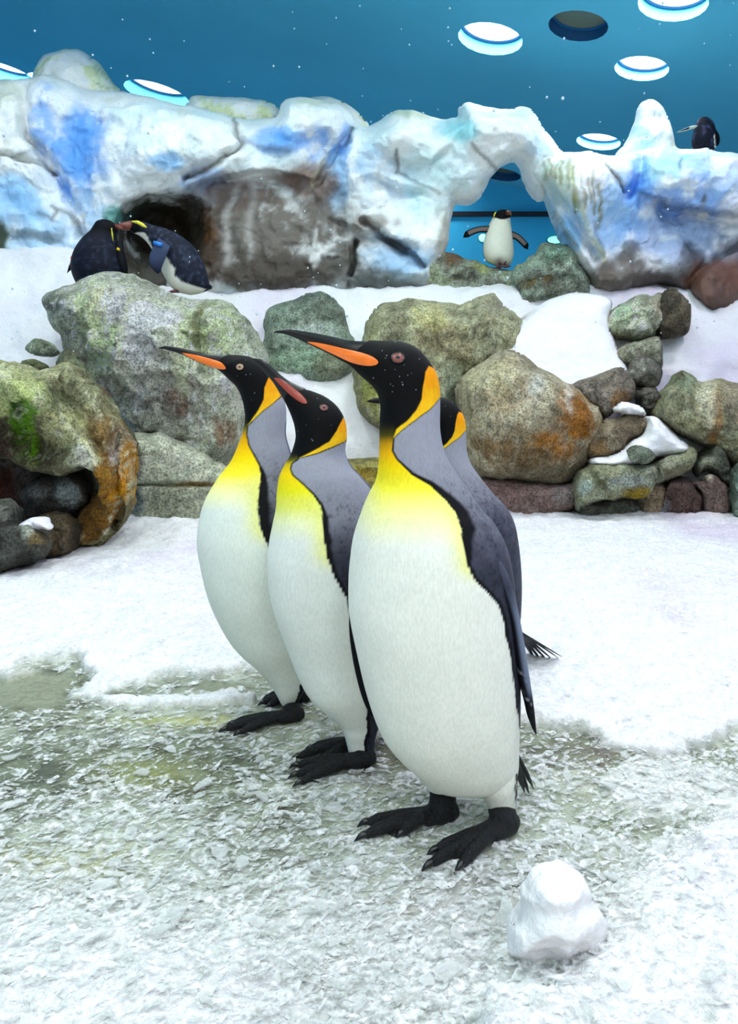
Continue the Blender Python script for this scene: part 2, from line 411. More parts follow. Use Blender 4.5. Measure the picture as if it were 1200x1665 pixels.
def floor_height(X, px, py, snow, wet):
    h = .028*snow+snow*(.020*fbm(X, 5, 4, 81)+.014*fbm(X, 17, 4, 83)+.006*fbm(X, 60, 3, 84))
    h = h+(1-snow)*(.004*fbm(X, 14, 4, 85)+.003*fbm(X, 55, 3, 86))
    y = X[..., 1]
    h = h+sstep(3.2, 5.2, y)*.05*(1+fbm(X, 2.2, 3, 87))
    return h
def build_floor():
    nu, nv = 620, 620
    u = np.linspace(-1, 1, nu); t = np.linspace(0, 1, nv)
    Y = .45*(5.6/.45)**t
    UU, YY = np.meshgrid(u, Y); XX = UU*(.35+.80*YY)
    p = np.stack([XX, YY, np.zeros_like(XX)], -1).reshape(-1, 3)
    px, py = proj(p)
    snow, wet = ground_masks(px, py, p)
    p2 = p.copy(); p2[:, 2] = floor_height(p, px, py, snow, wet)
    col = ground_col(px, py, p, snow, wet)
    i = np.arange(nu*nv).reshape(nv, nu)
    q = np.stack([i[:-1, :-1], i[:-1, 1:], i[1:, 1:], i[1:, :-1]], -1).reshape(-1, 4)
    o = mesh_np('floor', p2, q, mat=M['floor'], col=col); o['kind'] = 'structure'
    a = o.data.attributes.new('wet', 'FLOAT', 'POINT'); a.data.foreach_set('value', wet.astype(np.float32))
    return o
FLOOR = build_floor()
def gz(x, y):
    p = np.array([[x, y, 0.0]]); px, py = proj(p); s, w = ground_masks(px, py, p); return float(floor_height(p, px, py, s, w)[0])
# surrounding ground outside the view (snow apron)
v = []; q = []
for (x0, x1, y0, y1) in ((-7, 7, -5, .46), (-7, -.7, .46, 11), (.7, 7, .46, 11)):
    b = len(v); v += [(x0, y0, -.03), (x1, y0, -.03), (x1, y1, -.03), (x0, y1, -.03)]; q.append((b, b+1, b+2, b+3))
mesh_np('floor', v, q, mat=M['snow'], col=np.tile(lin((238, 238, 242)), (len(v), 1)), smooth=False)['kind'] = 'structure'

# flakes of shaved ice lying on the floor
def flake_cloud(n, ybias, smin, smax, seed, ylo=.75, yhi=2.6):
    r = np.random.default_rng(seed)
    Y = ylo*(yhi/ylo)**(r.random(n)**ybias); X = (r.random(n)*2-1)*(.12+.56*Y)
    p = np.stack([X, Y, np.zeros(n)], -1); px, py = proj(p); s, w = ground_masks(px, py, p)
    dens = 1-(.975-.33*sstep(1280, 1420, py))*sstep(.4, .9, s)-.55*sstep(.75, 1, w)-1.2*puddle(px, py, p)
    keep = r.random(n) < dens; p = p[keep]; px = px[keep]; py = py[keep]; s = s[keep]; w = w[keep]
    p[:, 2] = floor_height(p, px, py, s, w)
    size = smin*(smax/smin)**(r.random(len(p))**2.2)
    return p, size, r
def flake_shape(r, n):
    """n irregular flat shards of unit length: six rim points each"""
    a = np.linspace(0, 2*np.pi, 6, endpoint=False)[None]+r.normal(0, .22, (n, 6))
    rad = 1+r.normal(0, .22, (n, 6)); e = .26+.36*r.random((n, 1))
    return np.stack([np.cos(a)*rad, np.sin(a)*rad*e, r.normal(0, .05, (n, 6))], -1)*.5
def rot_rand(v, r, tilt=.22):
    n = len(v); yaw = r.normal(.5, .45, n); tx = r.normal(0, tilt, n); ty = r.normal(0, tilt, n)
    x, y, z = v[..., 0], v[..., 1], v[..., 2]
    z = z+x*tx[:, None]+y*ty[:, None]
    c, s_ = np.cos(yaw)[:, None], np.sin(yaw)[:, None]
    return np.stack([x*c-y*s_, x*s_+y*c, z], -1)
def flake_mass(n, ybias, smin, smax, seed):
    p, size, r = flake_cloud(n, ybias, smin, smax, seed)
    k = len(p); sh = rot_rand(flake_shape(r, k)*size[:, None, None], r)+p[:, None, :]; sh[..., 2] += (size*.10)[:, None]+.0015
    b = (np.arange(k)*6)[:, None]
    q = np.concatenate([b+np.array([0, 1, 2, 3]), b+np.array([0, 3, 4, 5])])
    o = mesh_np('ice_flakes', sh.reshape(-1, 3), q, mat=M['flake'], parent=FLOOR, smooth=False); o['kind'] = 'stuff'
flake_mass(52000, 1.0, .005, .044, 11)
flake_mass(22000, 1.3, .002, .008, 12)
# the largest flakes, one object each
def big_flakes():
    p, size, r = flake_cloud(560, 1.0, .022, .052, 21)
    kinds = []
    for k in range(14):
        s = flake_shape(r, 1)[0]; top = s.copy(); top[:, 2] += .035; bot = s.copy(); bot[:, 2] -= .035
        v = np.vstack([top, bot]); me = bpy.data.meshes.new('ice_flake')
        f = [tuple(range(6)), tuple(range(11, 5, -1))]+[(i, i+6, (i+1) % 6+6, (i+1) % 6) for i in range(6)]
        me.from_pydata(v.tolist(), [], f); me.materials.append(M['flake']); kinds.append(me)
    for i in range(min(290, len(p))):
        o = bpy.data.objects.new('ice_flake', kinds[i % 14]); COL.objects.link(o); o.parent = FLOOR
        s = float(size[i]); o.scale = (s, s, s); o.location = (p[i, 0], p[i, 1], p[i, 2]+s*.12+.002)
        o.rotation_euler = (r.normal(0, .16), r.normal(0, .16), r.normal(.45, .8))
big_flakes()
# ------------------------------------------------------------------ rocks, ice and snow banks: rounded masses with a given outline
def inflate(name, poly, Y, T, R, mat, colf, res=4.0, holes=(), sculpt=None, rough=.04, nscale=3.0, seed=0, label=None, cat=None, group=None, kind=None,
            jitter=3.0, back=1.0, parent=None, tilt=0.0, yfun=None, smooth_out=True):
    poly = np.asarray(poly, float)
    def outline(pl, sd):
        per = np.linalg.norm(np.diff(np.vstack([pl, pl[:1]]), axis=0), axis=1).sum()
        n = int(max(40, min(420, per/ (res*1.6))))
        c = cr(pl, n, True) if smooth_out else pl
        if jitter:
            q = np.c_[c/40.0, np.full(len(c), sd*3.3)]
            c = c+np.stack([vnoise(q, sd), vnoise(q, sd+5)], -1)*jitter+np.stack([vnoise(q*3.1, sd+9), vnoise(q*3.1, sd+11)], -1)*jitter*.5
        return c
    outs = [outline(poly, seed+1)]+[outline(np.asarray(h, float), seed+2+i) for i, h in enumerate(holes)]
    x0, y0 = outs[0].min(0)-res*2; x1, y1 = outs[0].max(0)+res*2
    gx = np.arange(x0, x1, res); gy = np.arange(y0, y1, res); XX, YY = np.meshgrid(gx, gy); x = XX.ravel(); y = YY.ravel()
    d, bx, by = dist_line(outs[0], x, y, True, True); ins = inside(outs[0], x, y)
    for h in outs[1:]:
        d2, hx, hy = dist_line(h, x, y, True, True); ins &= ~inside(h, x, y)
        m = d2 < d; d = np.where(m, d2, d); bx = np.where(m, hx, bx); by = np.where(m, hy, by)
    s = np.where(ins, d, -d)
    near = np.abs(s) < res*.62
    x = np.where(near, bx, x); y = np.where(near, by, y); s = np.where(near, 0, s)
    ok = s >= 0
    idx = np.arange(len(x)).reshape(XX.shape)
    q = np.stack([idx[:-1, :-1], idx[:-1, 1:], idx[1:, 1:], idx[1:, :-1]], -1).reshape(-1, 4)
    q = q[ok[q].all(1) & (s[q].max(1) > 0)]
    used = np.unique(q); remap = np.full(len(x), -1); remap[used] = np.arange(len(used)); q = remap[q]
    x, y, s = x[used], y[used], s[used]; n = len(x)
    # edges used once lie on the rim: weld front and back there
    e = np.concatenate([q[:, [0, 1]], q[:, [1, 2]], q[:, [2, 3]], q[:, [3, 0]]]); es = np.sort(e, 1)
    key = es[:, 0]*n+es[:, 1]; uk, cnt = np.unique(key, return_counts=True)
    rim_e = uk[cnt == 1]; rim = np.zeros(n, bool); rim[rim_e//n] = True; rim[rim_e % n] = True
    s = np.where(rim, 0, s)
    Yc = np.full(n, float(Y)) if yfun is None else yfun(x, y)
    base = P(x, y, Yc)
    r = np.clip(s/R, 0, 1); prof = (1-(1-r)**2.4)**.55
    fy = Yc-T*prof*(1+.25*fbm(base, nscale*.5, 3, seed+31))+tilt*(base[:, 2]-base[:, 2].min())
    if sculpt is not None: fy = fy+sculpt(x, y)*np.minimum(1, s/ (R*.35))
    front = P(x, y, fy)
    bk = base.copy(); bk[:, 1] += T*back*prof; bk[:, 1] += tilt*(base[:, 2]-base[:, 2].min())
    amp = rough*np.minimum(1, .25+s/(R*.5))
    for v_, sd in ((front, 0), (bk, 3)):
        nz = np.stack([fbm(v_, nscale, 5, seed+41+sd), fbm(v_, nscale, 5, seed+51+sd)*1.6, fbm(v_, nscale, 5, seed+61+sd)], -1)
        rg = fbm(v_, nscale*1.7, 4, seed+71, ridged=True); nz = nz+.45*np.stack([fbm(v_, 9, 3, seed+81), 1.6*fbm(v_, 9, 3, seed+82), fbm(v_, 9, 3, seed+83)], -1)+.22*fbm(v_, 28, 3, seed+84)[:, None]
        v_ += nz*amp[:, None]; v_[:, 1] -= rg*amp*.8
    # welded rim: same displacement for both
    bk[rim] = front[rim]
    bi = np.where(rim, np.arange(n), -1); bi[~rim] = n+np.arange((~rim).sum())
    v = np.vstack([front, bk[~rim]])
    Q = np.vstack([q[:, ::-1], bi[q]])
    cx = np.concatenate([x, x[~rim]]); cy = np.concatenate([y, y[~rim]])
    dark = np.concatenate([fbm(front, nscale*1.7, 4, seed+71, ridged=True), fbm(bk[~rim], nscale*1.7, 4, seed+71, ridged=True)])
    col = colf(cx, cy, v, dark)
    # winding: make the front face the viewer
    a, b, c = v[Q[0, 0]], v[Q[0, 1]], v[Q[0, 2]]
    if np.cross(b-a, c-a)[1] > 0: Q = Q[:, ::-1]
    org = (v[:, 0].mean(), v[:, 1].mean(), v[:, 2].min()) if parent is None else tuple(parent.location)
    o = mesh_np(name, v, Q, mat=mat, col=col, origin=org, parent=parent)
    if parent is not None: o.location = (0, 0, 0)
    tag(o, label, cat, group, kind); return o

def crease(x, y, line, w, depth): return depth*np.exp(-(dist_line(line, x, y)/w)**2)
def ledge(x, y, line, w, depth):
    """overhang: pushes the band just under a line back, fading downward"""
    l = np.asarray(line, float); yl = np.interp(x, l[:, 0], l[:, 1]); m = (x > l[0, 0]-w) & (x < l[-1, 0]+w)
    e = np.clip(np.minimum(x-l[0, 0], l[-1, 0]-x)/40, 0, 1)
    d = y-yl
    return np.where(m & (d > -6), depth*e*sstep(-6, 5, d)*np.exp(-np.maximum(d, 0)/w), 0)

def rock_col(c1, c2, c3, blobs=(), seed=0, streak=.0, streak_rgb=(225, 225, 205), mossk=0, yb=None):
    """c1 light tone, c2 body, c3 dark tone, mixed by noise; blobs = stains (x, y, rx, ry, strength, rgb)"""
    def f(x, y, v, dark):
        n = fbm(v, 5, 5, seed+7); n2 = fbm(v, 16, 4, seed+8)
        c = mix(lin(c1), lin(c2), sstep(-.25, .25, n+.5*n2))
        c = mix(c, lin(c3), .8*sstep(.1, .55, -n-.3*n2+.25))
        for (cx, cy, rx, ry, k, rgb) in blobs:
            g = blob(x, y, cx, cy, rx, ry)*(1+.9*n2+.9*n); g = .35*g+.65*sstep(.25, .62, g)
            c = mix(c, lin(rgb), np.clip(k*g, 0, .96))
        if streak:
            sv = v*np.array([26, 26, 1.6]); st = sstep(.12, .5, fbm(sv, 1, 3, seed+9))
            c = mix(c, lin(streak_rgb), streak*st*sstep(-.5, .3, n+.2))
        c = mix(c, c*.35, .6*sstep(.55, .85, dark))
        return np.minimum(c*1.7, .88)
    return f
def snow_col(x, y, v, dark):
    return mix(lin((239, 240, 242)), lin((229, 223, 236)), sstep(0, .5, fbm(v, 1.5, 3, 71)))

GREY, DGREY, BRN, DBRN, PALE, GRN = (196, 200, 178), (128, 126, 112), (142, 112, 76), (66, 52, 40), (222, 226, 204), (150, 172, 112)

# ---- snow bank climbing behind the boulders
def bank_Y(x, y):
    right = np.interp(y, [380, 432, 470, 600, 760, 850, 950], [7.2, 6.6, 5.95, 5.45, 5.12, 5.0, 4.95])
    left = np.interp(y, [396, 404, 470, 600, 760, 850, 950], [6.3, 5.95, 5.6, 5.3, 5.1, 5.0, 4.95])
    t = sstep(110, 230, x); return left*(1-t)+right*t
def build_bank():
    res = 6; gx = np.arange(-480, 1681, res); gy = np.arange(396, 960, res); XX, YY = np.meshgrid(gx, gy); x = XX.ravel().astype(float); y = YY.ravel().astype(float)
    gate = sstep(690, 730, x)*sstep(985, 945, x); y = np.maximum(y, 396+gate*62)      # the arch opening stays clear of snow
    v = P(x, y, bank_Y(x, y))
    n = fbm(v, 1.6, 4, 91); v[:, 1] += -.16*n+.03*fbm(v, 7, 4, 92); v[:, 2] += .05*fbm(v, 4, 4, 93)+.02*fbm(v, 14, 4, 94)
    i = np.arange(len(x)).reshape(XX.shape); q = np.stack([i[:-1, :-1], i[1:, :-1], i[1:, 1:], i[:-1, 1:]], -1).reshape(-1, 4)
    o = mesh_np('snow_bank', v, q, mat=M['snow'], col=snow_col(x, y, v, n))
    tag(o, 'steep white snow bank filling the gaps behind the boulders below the ice cliff', 'snow bank')
build_bank()
# ------------------------------------------------------------------ painted ice cliff
BLUE, SKY, AQUA = (95, 170, 250), (150, 205, 250), (165, 232, 240)
def ice_col(blobs, crack_shade_lines=(), seed=0, lowrock=None, streaks=()):
    def f(x, y, v, dark):
        n = fbm(v, 3, 5, seed+7); n2 = fbm(v, 12, 4, seed+8)
        c = mix(lin((250, 253, 251)), lin((224, 242, 245)), sstep(-.1, .5, n))
        c = mix(c, lin((190, 196, 165)), .35*sstep(.3, .6, fbm(v, 5, 4, seed+12)))
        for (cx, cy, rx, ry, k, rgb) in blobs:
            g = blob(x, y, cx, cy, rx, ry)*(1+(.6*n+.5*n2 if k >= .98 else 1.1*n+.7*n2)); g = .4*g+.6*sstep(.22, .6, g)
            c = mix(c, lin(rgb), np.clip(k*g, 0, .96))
        for (line, w, k, rgb) in streaks:
            d = dist_line(line, x, y)
            c = mix(c, lin(rgb), k*np.exp(-(d/w)**2)*(.75+.5*n2))
        for (line, w, k) in crack_shade_lines:
            d = dist_line(line, x+2*n2, y+2*n)
            c = mix(c, lin((46, 44, 36)), k*.8*np.exp(-(d/max(w, 2.9))**2))
        return c
    return f
CLIFF = [(-280, 150), (-150, 120), (-60, 132), (20, 128), (60, 121), (100, 128), (140, 146), (200, 152), (255, 160), (305, 172), (360, 186), (400, 195), (450, 186), (458, 166), (478, 154), (520, 162), (558, 174),
         (592, 206), (610, 198), (640, 180), (662, 176), (700, 186), (722, 191), (744, 190), (746, 175), (768, 167), (800, 173), (830, 178), (850, 173), (866, 182), (884, 206), (905, 236), (916, 252),
         (908, 282), (894, 308), (884, 324), (862, 306), (849, 288), (843, 264), (836, 258), (815, 274), (800, 290), (792, 302), (775, 324), (745, 327), (737, 345), (730, 388), (727, 402), (716, 430), (705, 470), (640, 490), (500, 500), (300, 500), (100, 470), (-280, 460)]
def cliff_sculpt(x, y):
    s = ledge(x, y, [(300, 318), (330, 295), (370, 290), (450, 272), (520, 300)], 60, .20)
    s += ledge(x, y, [(200, 325), (240, 312), (300, 318), (345, 330)], 120, .30)
    cave = blob(x, y, 258, 385, 78, 62); s += .42*sstep(.25, .85, cave)
    s += crease(x, y, [(380, 195), (400, 232), (360, 268), (300, 290)], 6, .10)
    s += crease(x, y, [(572, 212), (545, 255), (520, 300)], 7, .14)
    s += crease(x, y, [(33, 130), (45, 220), (80, 260), (135, 380)], 9, .12)
    s += crease(x, y, [(0, 250), (60, 265), (90, 285)], 5, .06)
    s += ledge(x, y, [(575, 290), (610, 285), (640, 300), (690, 310), (720, 330)], 40, .12)
    s += ledge(x, y, [(520, 345), (590, 375), (650, 390), (690, 430)], 40, .12)
    s += crease(x, y, [(580, 390), (572, 450)], 5, .12)
    s += crease(x, y, [(590, 360), (640, 395), (690, 435)], 6, .12)
    s += ledge(x, y, [(400, 235), (440, 240), (480, 250)], 20, .07)
    s += ledge(x, y, [(600, 225), (660, 262), (700, 265), (745, 225), (765, 205)], 30, .09)
    s -= .16*blob(x, y, 640, 215, 45, 30)+.22*blob(x, y, 250, 250, 130, 60)+.10*blob(x, y, 490, 200, 60, 30)+.14*blob(x, y, 790, 210, 50, 35)
    s += .16*blob(x, y, 130, 240, 55, 90)+.10*blob(x, y, 520, 245, 35, 40)+.12*blob(x, y, 540, 330, 50, 40)
    return s*1.15
BROWN, DKBR = (112, 98, 86), (58, 50, 42)
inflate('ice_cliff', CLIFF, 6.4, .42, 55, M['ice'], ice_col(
    [(130, 250, 48, 80, 1.0, BLUE), (70, 200, 22, 60, .8, BLUE), (150, 330, 40, 40, .55, SKY), (20, 330, 50, 40, .8, SKY), (100, 390, 80, 40, .6, SKY), (260, 265, 34, 20, .95, SKY), (470, 225, 60, 20, .8, BLUE), (520, 240, 22, 40, .8, BLUE), (545, 290, 24, 60, .9, SKY), (330, 300, 40, 25, .6, BLUE),
     (620, 300, 60, 40, .35, SKY), (760, 215, 22, 18, 1.0, AQUA), (640, 420, 60, 40, .75, SKY), (690, 300, 40, 60, .3, AQUA), (870, 225, 30, 30, .3, SKY), (560, 235, 14, 30, .7, BLUE), (735, 205, 20, 20, .7, AQUA), (600, 265, 20, 30, .5, SKY),
     (430, 380, 150, 90, 1.15, (104, 95, 86)), (380, 320, 70, 28, .95, (116, 100, 92)), (500, 295, 50, 30, .98, (128, 106, 96)), (470, 440, 140, 40, 1.05, (70, 62, 54)), (555, 410, 40, 40, .9, (92, 88, 80)), (330, 400, 24, 70, 1.15, (118, 72, 26)), (345, 430, 34, 40, .9, (60, 44, 32)),
     (255, 370, 85, 62, 1.3, (44, 38, 26)), (250, 430, 70, 40, 1.2, (50, 44, 34)), (300, 370, 40, 60, 1.0, (50, 42, 30)), (235, 330, 50, 14, .7, (70, 78, 58)), (190, 345, 22, 20, .7, (120, 190, 180)), (600, 455, 40, 25, 1.0, (96, 100, 98)), (670, 462, 50, 20, .8, (110, 120, 116)), (610, 360, 40, 14, .7, (130, 116, 100)), (725, 395, 16, 40, .6, (170, 150, 110)), (640, 395, 60, 12, .6, (110, 104, 92)),  # cave blobs: dark brown rock with the cave's shade put into the colour
     (100, 120, 40, 14, .3, (190, 205, 140)), (8, 160, 30, 30, .5, (190, 200, 150)), (60, 385, 60, 10, .7, (52, 66, 70)), (-10, 385, 22, 26, 1.2, (40, 56, 30)), (610, 470, 60, 20, .5, (60, 66, 66)), (680, 185, 40, 8, .5, (190, 200, 120)), (520, 168, 40, 8, .4, (200, 205, 140))],
    [([(380, 195), (400, 232), (360, 268), (300, 290)], 3, .9), ([(45, 225), (60, 248), (85, 280), (92, 290)], 2.2, .7), ([(0, 258), (50, 250)], 2, .6), ([(80, 335), (110, 350), (135, 380)], 2.5, .8), ([(10, 275), (60, 305)], 2, .5), ([(574, 212), (560, 240)], 3, .8), ([(645, 245), (645, 280)], 2, .9), ([(650, 280), (715, 314)], 1.8, .7), ([(768, 236), (805, 278)], 2, .8),
     ([(590, 360), (640, 395), (690, 435)], 4, .6), ([(582, 395), (568, 470)], 4, .9), ([(410, 230), (440, 240), (470, 246)], 3, .4), ([(60, 345), (82, 355), (90, 345)], 3, .7)], 3,
    streaks=[([(385, 300), (370, 360), (372, 430)], 7, .75, (205, 200, 195)), ([(410, 300), (405, 380), (408, 420)], 6, .6, (200, 196, 192)), ([(515, 375), (512, 430)], 5, .8, (205, 205, 200)), ([(525, 270), (505, 310)], 4, .8, (205, 200, 170)), ([(340, 250), (310, 300), (345, 330)], 8, .3, (230, 240, 250))]),
    res=2.8, sculpt=cliff_sculpt, rough=.045, nscale=2.6, seed=101, jitter=4, back=1.2,
    label='long white and blue painted ice cliff with a cave and an arch', cat='ice cliff')
RIGHT = [(870, 268), (882, 255), (905, 250), (940, 248), (1000, 251), (1040, 248), (1060, 243), (1110, 240), (1150, 241), (1200, 250), (1300, 262), (1300, 540), (1210, 520), (1170, 526), (1140, 515), (1118, 480), (1070, 466), (1000, 480), (962, 474), (948, 448), (935, 425), (922, 395), (905, 350), (888, 318), (874, 296), (866, 278)]
def right_sculpt(x, y):
    s = ledge(x, y, [(1030, 318), (1080, 333), (1140, 345), (1200, 352), (1260, 355)], 70, .26)
    s += crease(x, y, [(868, 262), (875, 300), (930, 360), (970, 420)], 8, .14)
    s += crease(x, y, [(1045, 248), (1035, 290), (1020, 320)], 8, .12)
    s += crease(x, y, [(978, 270), (1012, 316)], 5, .07)
    s -= .2*blob(x, y, 945, 300, 60, 50)+.15*blob(x, y, 1130, 290, 70, 40)
    s += .12*blob(x, y, 1010, 380, 40, 60)-.1*blob(x, y, 1160, 470, 50, 40)
    s += crease(x, y, [(1110, 480), (1140, 440), (1200, 400)], 8, .10)
    return s*1.2
inflate('ice_cliff', RIGHT, 6.2, .42, 50, M['ice'], ice_col(
    [(1000, 350, 50, 70, .9, SKY), (1035, 300, 24, 50, .8, BLUE), (1120, 330, 70, 30, .8, BLUE), (1110, 380, 90, 50, .75, (120, 160, 215)), (920, 380, 24, 50, .95, SKY), (1090, 265, 22, 30, .9, AQUA), (1130, 275, 30, 30, .7, BLUE), (1180, 300, 40, 30, .5, SKY), (890, 340, 20, 40, .8, SKY), (1060, 280, 20, 20, .6, AQUA),
     (960, 470, 60, 30, 1.0, (92, 82, 66)), (1020, 450, 60, 34, 1.0, (90, 80, 68)), (1070, 460, 70, 24, 1.0, (72, 66, 62)), (1125, 425, 24, 34, .95, (60, 66, 72)), (1170, 470, 60, 45, 1.25, (100, 66, 48)), (1210, 430, 40, 40, .9, (112, 76, 62)), (1150, 515, 50, 25, 1.1, (74, 54, 42)), (1190, 400, 40, 24, .7, (110, 120, 140)), (1030, 415, 22, 26, .8, (84, 82, 78)), (1010, 440, 40, 30, .5, (120, 110, 100)),
     (905, 300, 30, 40, .35, (205, 210, 150))],
    [([(978, 270), (1012, 316)], 2.2, .95), ([(1034, 318), (1080, 333), (1140, 345), (1200, 352)], 2, .5), ([(1102, 265), (1104, 276)], 1.8, .8), ([(1141, 326), (1141, 332)], 4, .95), ([(1005, 258), (1006, 268)], 2, .6), ([(940, 330), (936, 345)], 4, .4), ([(965, 360), (985, 420)], 3, .6)], 23,  # cracks, plus the ledge's shadow line painted along its edge
    streaks=[([(x_, y0), (x_+2, y1)], 2.8, .9, (122, 120, 44)) for x_, y0, y1 in ((885, 262, 290), (893, 258, 285), (908, 265, 300), (920, 265, 310), (930, 275, 345), (945, 285, 340), (962, 280, 350), (972, 300, 370), (900, 270, 292), (955, 290, 330), (975, 330, 360))] +
            [([(925, 270), (935, 330), (958, 372), (985, 425)], 4, .7, (175, 180, 90)), ([(900, 345), (920, 380), (935, 400)], 3, .7, (130, 110, 70)), ([(1141, 330), (1142, 350)], 2, .6, (190, 180, 140))]),
    res=2.8, sculpt=right_sculpt, rough=.045, nscale=2.6, seed=131, jitter=4, back=1.2,
    label='blue and white painted ice block at right with brown base and green drip stains', cat='ice cliff')
LICH = rock_col((226, 232, 214), (206, 214, 186), (150, 156, 110), seed=5)
inflate('ice_boulder', [(52, 140), (62, 100), (85, 86), (120, 81), (150, 92), (172, 118), (190, 142), (215, 156), (150, 170), (80, 165)], 6.72, .3, 40, M['ice'], LICH, seed=201, label='rounded pale lichen boulder on top of the left end of the ice cliff', cat='ice boulder')
inflate('ice_boulder', [(300, 185), (310, 160), (325, 153), (380, 158), (430, 165), (455, 182), (440, 205), (320, 205)], 6.72, .28, 22, M['ice'], LICH, seed=211, label='low flat pale lichen boulder behind the ice cliff crest right of a ceiling light', cat='ice boulder')
inflate('ice_boulder', [(500, 178), (505, 162), (530, 159), (565, 172), (590, 190), (598, 205), (580, 220), (520, 215)], 6.72, .28, 20, M['ice'], LICH, seed=221, label='small pale green lichen boulder peeking behind the middle crest of the ice cliff', cat='ice boulder')
inflate('ice_boulder', [(1000, 262), (1018, 232), (1032, 200), (1040, 172), (1056, 163), (1072, 167), (1084, 190), (1096, 218), (1102, 240), (1130, 243), (1150, 262), (1070, 280)], 6.45, .22, 30, M['ice'], ice_col([(1040, 225, 20, 20, .6, AQUA), (1110, 240, 30, 8, .6, (225, 225, 170))], seed=231), res=3, seed=231, jitter=2, label='pointed white ice stump standing on top of the right ice block', cat='ice boulder')

# ------------------------------------------------------------------ boulders
def boulder(label, poly, Y, T, R, colf, seed, cat='boulder', name='boulder', **k):
    kw = dict(res=3.6, rough=.05, nscale=3.2, jitter=5); kw.update(k)
    return inflate(name, poly, Y, T, R, M['rock'], colf, seed=seed, label=label, cat=cat, **kw)
boulder('green grey rock ledge under the ice arch where the white bellied penguin stands', [(690, 415), (730, 405), (760, 420), (800, 428), (828, 440), (850, 458), (852, 500), (690, 500)], 6.35, .22, 20,
        rock_col((196, 208, 190), (150, 160, 130), (74, 62, 44), [(735, 420, 18, 14, .9, (130, 96, 64)), (745, 450, 12, 8, .8, (70, 66, 50)), (785, 430, 16, 12, .6, (190, 196, 110))], 301), 301, res=3)
boulder('mossy grey rock at the right foot of the ice arch opening', [(838, 440), (858, 420), (872, 412), (880, 398), (905, 394), (930, 398), (945, 425), (965, 470), (960, 500), (850, 500), (838, 470)], 6.1, .22, 22,
        rock_col((190, 208, 188), (140, 158, 136), (70, 68, 54), [(880, 460, 20, 12, .9, (110, 84, 40)), (855, 465, 14, 12, .8, (96, 82, 48)), (900, 410, 24, 12, .4, (120, 170, 140))], 311), 311, res=3)
boulder('tall broad grey green boulder at left that two dark penguins stand behind',
        [(68, 486), (85, 476), (110, 465), (150, 447), (185, 443), (230, 452), (290, 476), (340, 484), (375, 495), (402, 520), (425, 552), (434, 585), (428, 625), (410, 655), (402, 700), (390, 745), (370, 790), (340, 860), (225, 860), (212, 725), (190, 690), (150, 640), (112, 592), (92, 540)], 4.95, .45, 95,
        rock_col((214, 220, 200), (176, 180, 160), (112, 112, 98), [(180, 560, 60, 80, .55, (168, 190, 128)), (130, 520, 40, 40, .5, (120, 126, 100)), (270, 640, 70, 60, .6, (120, 108, 112)), (290, 655, 22, 26, .8, (112, 72, 60)), (170, 640, 30, 40, .6, (116, 92, 80)), (230, 540, 30, 50, .5, (236, 232, 222)), (350, 540, 50, 60, .55, (160, 178, 112)), (335, 530, 10, 50, .6, (104, 96, 66)), (365, 700, 22, 30, .8, (118, 84, 56)), (280, 520, 28, 14, .9, (246, 246, 246)), (260, 470, 80, 16, .6, (150, 150, 138)), (400, 600, 26, 60, .5, (180, 188, 160)), (90, 490, 26, 14, .8, (84, 92, 84)), (100, 580, 20, 30, .6, (90, 74, 50)), (200, 500, 40, 30, .7, (222, 226, 200)), (240, 600, 60, 40, .5, (214, 216, 206)), (300, 590, 14, 60, .5, (196, 206, 160)), (150, 500, 30, 40, .6, (196, 208, 160)), (380, 640, 30, 40, .5, (200, 206, 184))], 321, .75, (236, 238, 222)),
        321, rough=.075, nscale=2.2, sculpt=lambda x, y: crease(x, y, [(300, 470), (330, 530), (345, 600)], 16, .12)+crease(x, y, [(215, 720), (260, 700), (310, 730)], 8, .08)-.15*blob(x, y, 240, 560, 80, 80)+crease(x, y, [(120, 470), (170, 560), (150, 620)], 14, .06), tilt=.10)
boulder('smooth pale slab with a mortar line at the foot of the tall left boulder', [(212, 712), (240, 700), (265, 702), (310, 728), (350, 745), (378, 765), (360, 810), (335, 860), (215, 860)], 4.62, .18, 30,
        rock_col((206, 212, 188), (188, 192, 168), (140, 142, 120), [(270, 815, 60, 20, .6, (120, 122, 108)), (225, 815, 10, 24, .8, (90, 104, 112)), (320, 787, 50, 3, .9, (140, 104, 40)), (350, 815, 14, 20, .8, (66, 66, 58))], 331), 331, rough=.015, sculpt=lambda x, y: crease(x, y, [(215, 788), (350, 786)], 3, .05))
MOSS = rock_col((190, 196, 150), (140, 134, 100), (80, 66, 44),
    [(30, 640, 60, 36, .9, (186, 196, 130)), (15, 712, 60, 36, 1.15, (88, 74, 64)), (85, 735, 55, 32, 1.2, (56, 46, 36)), (75, 700, 26, 26, .8, (80, 70, 48)), (130, 660, 50, 22, .6, (96, 92, 62)), (110, 700, 36, 40, .8, (206, 206, 150)), (140, 745, 24, 30, .9, (214, 212, 180)), (185, 790, 24, 60, 1.3, (136, 94, 18)), (150, 840, 30, 40, 1.3, (112, 76, 22)), (205, 760, 9, 40, 1.0, (176, 118, 10)), (200, 800, 14, 10, .9, (206, 140, 0)), (192, 720, 8, 30, .8, (196, 186, 186)), (175, 700, 30, 30, .8, (120, 92, 48)), (110, 640, 40, 24, .6, (100, 106, 80)), (0, 610, 30, 14, .6, (200, 210, 170)), (48, 690, 20, 50, 1.5, (86, 140, 12)), (42, 660, 9, 18, 1.3, (38, 70, 10)), (62, 715, 7, 40, 1.1, (110, 160, 30))], 341, .55, (222, 222, 190))
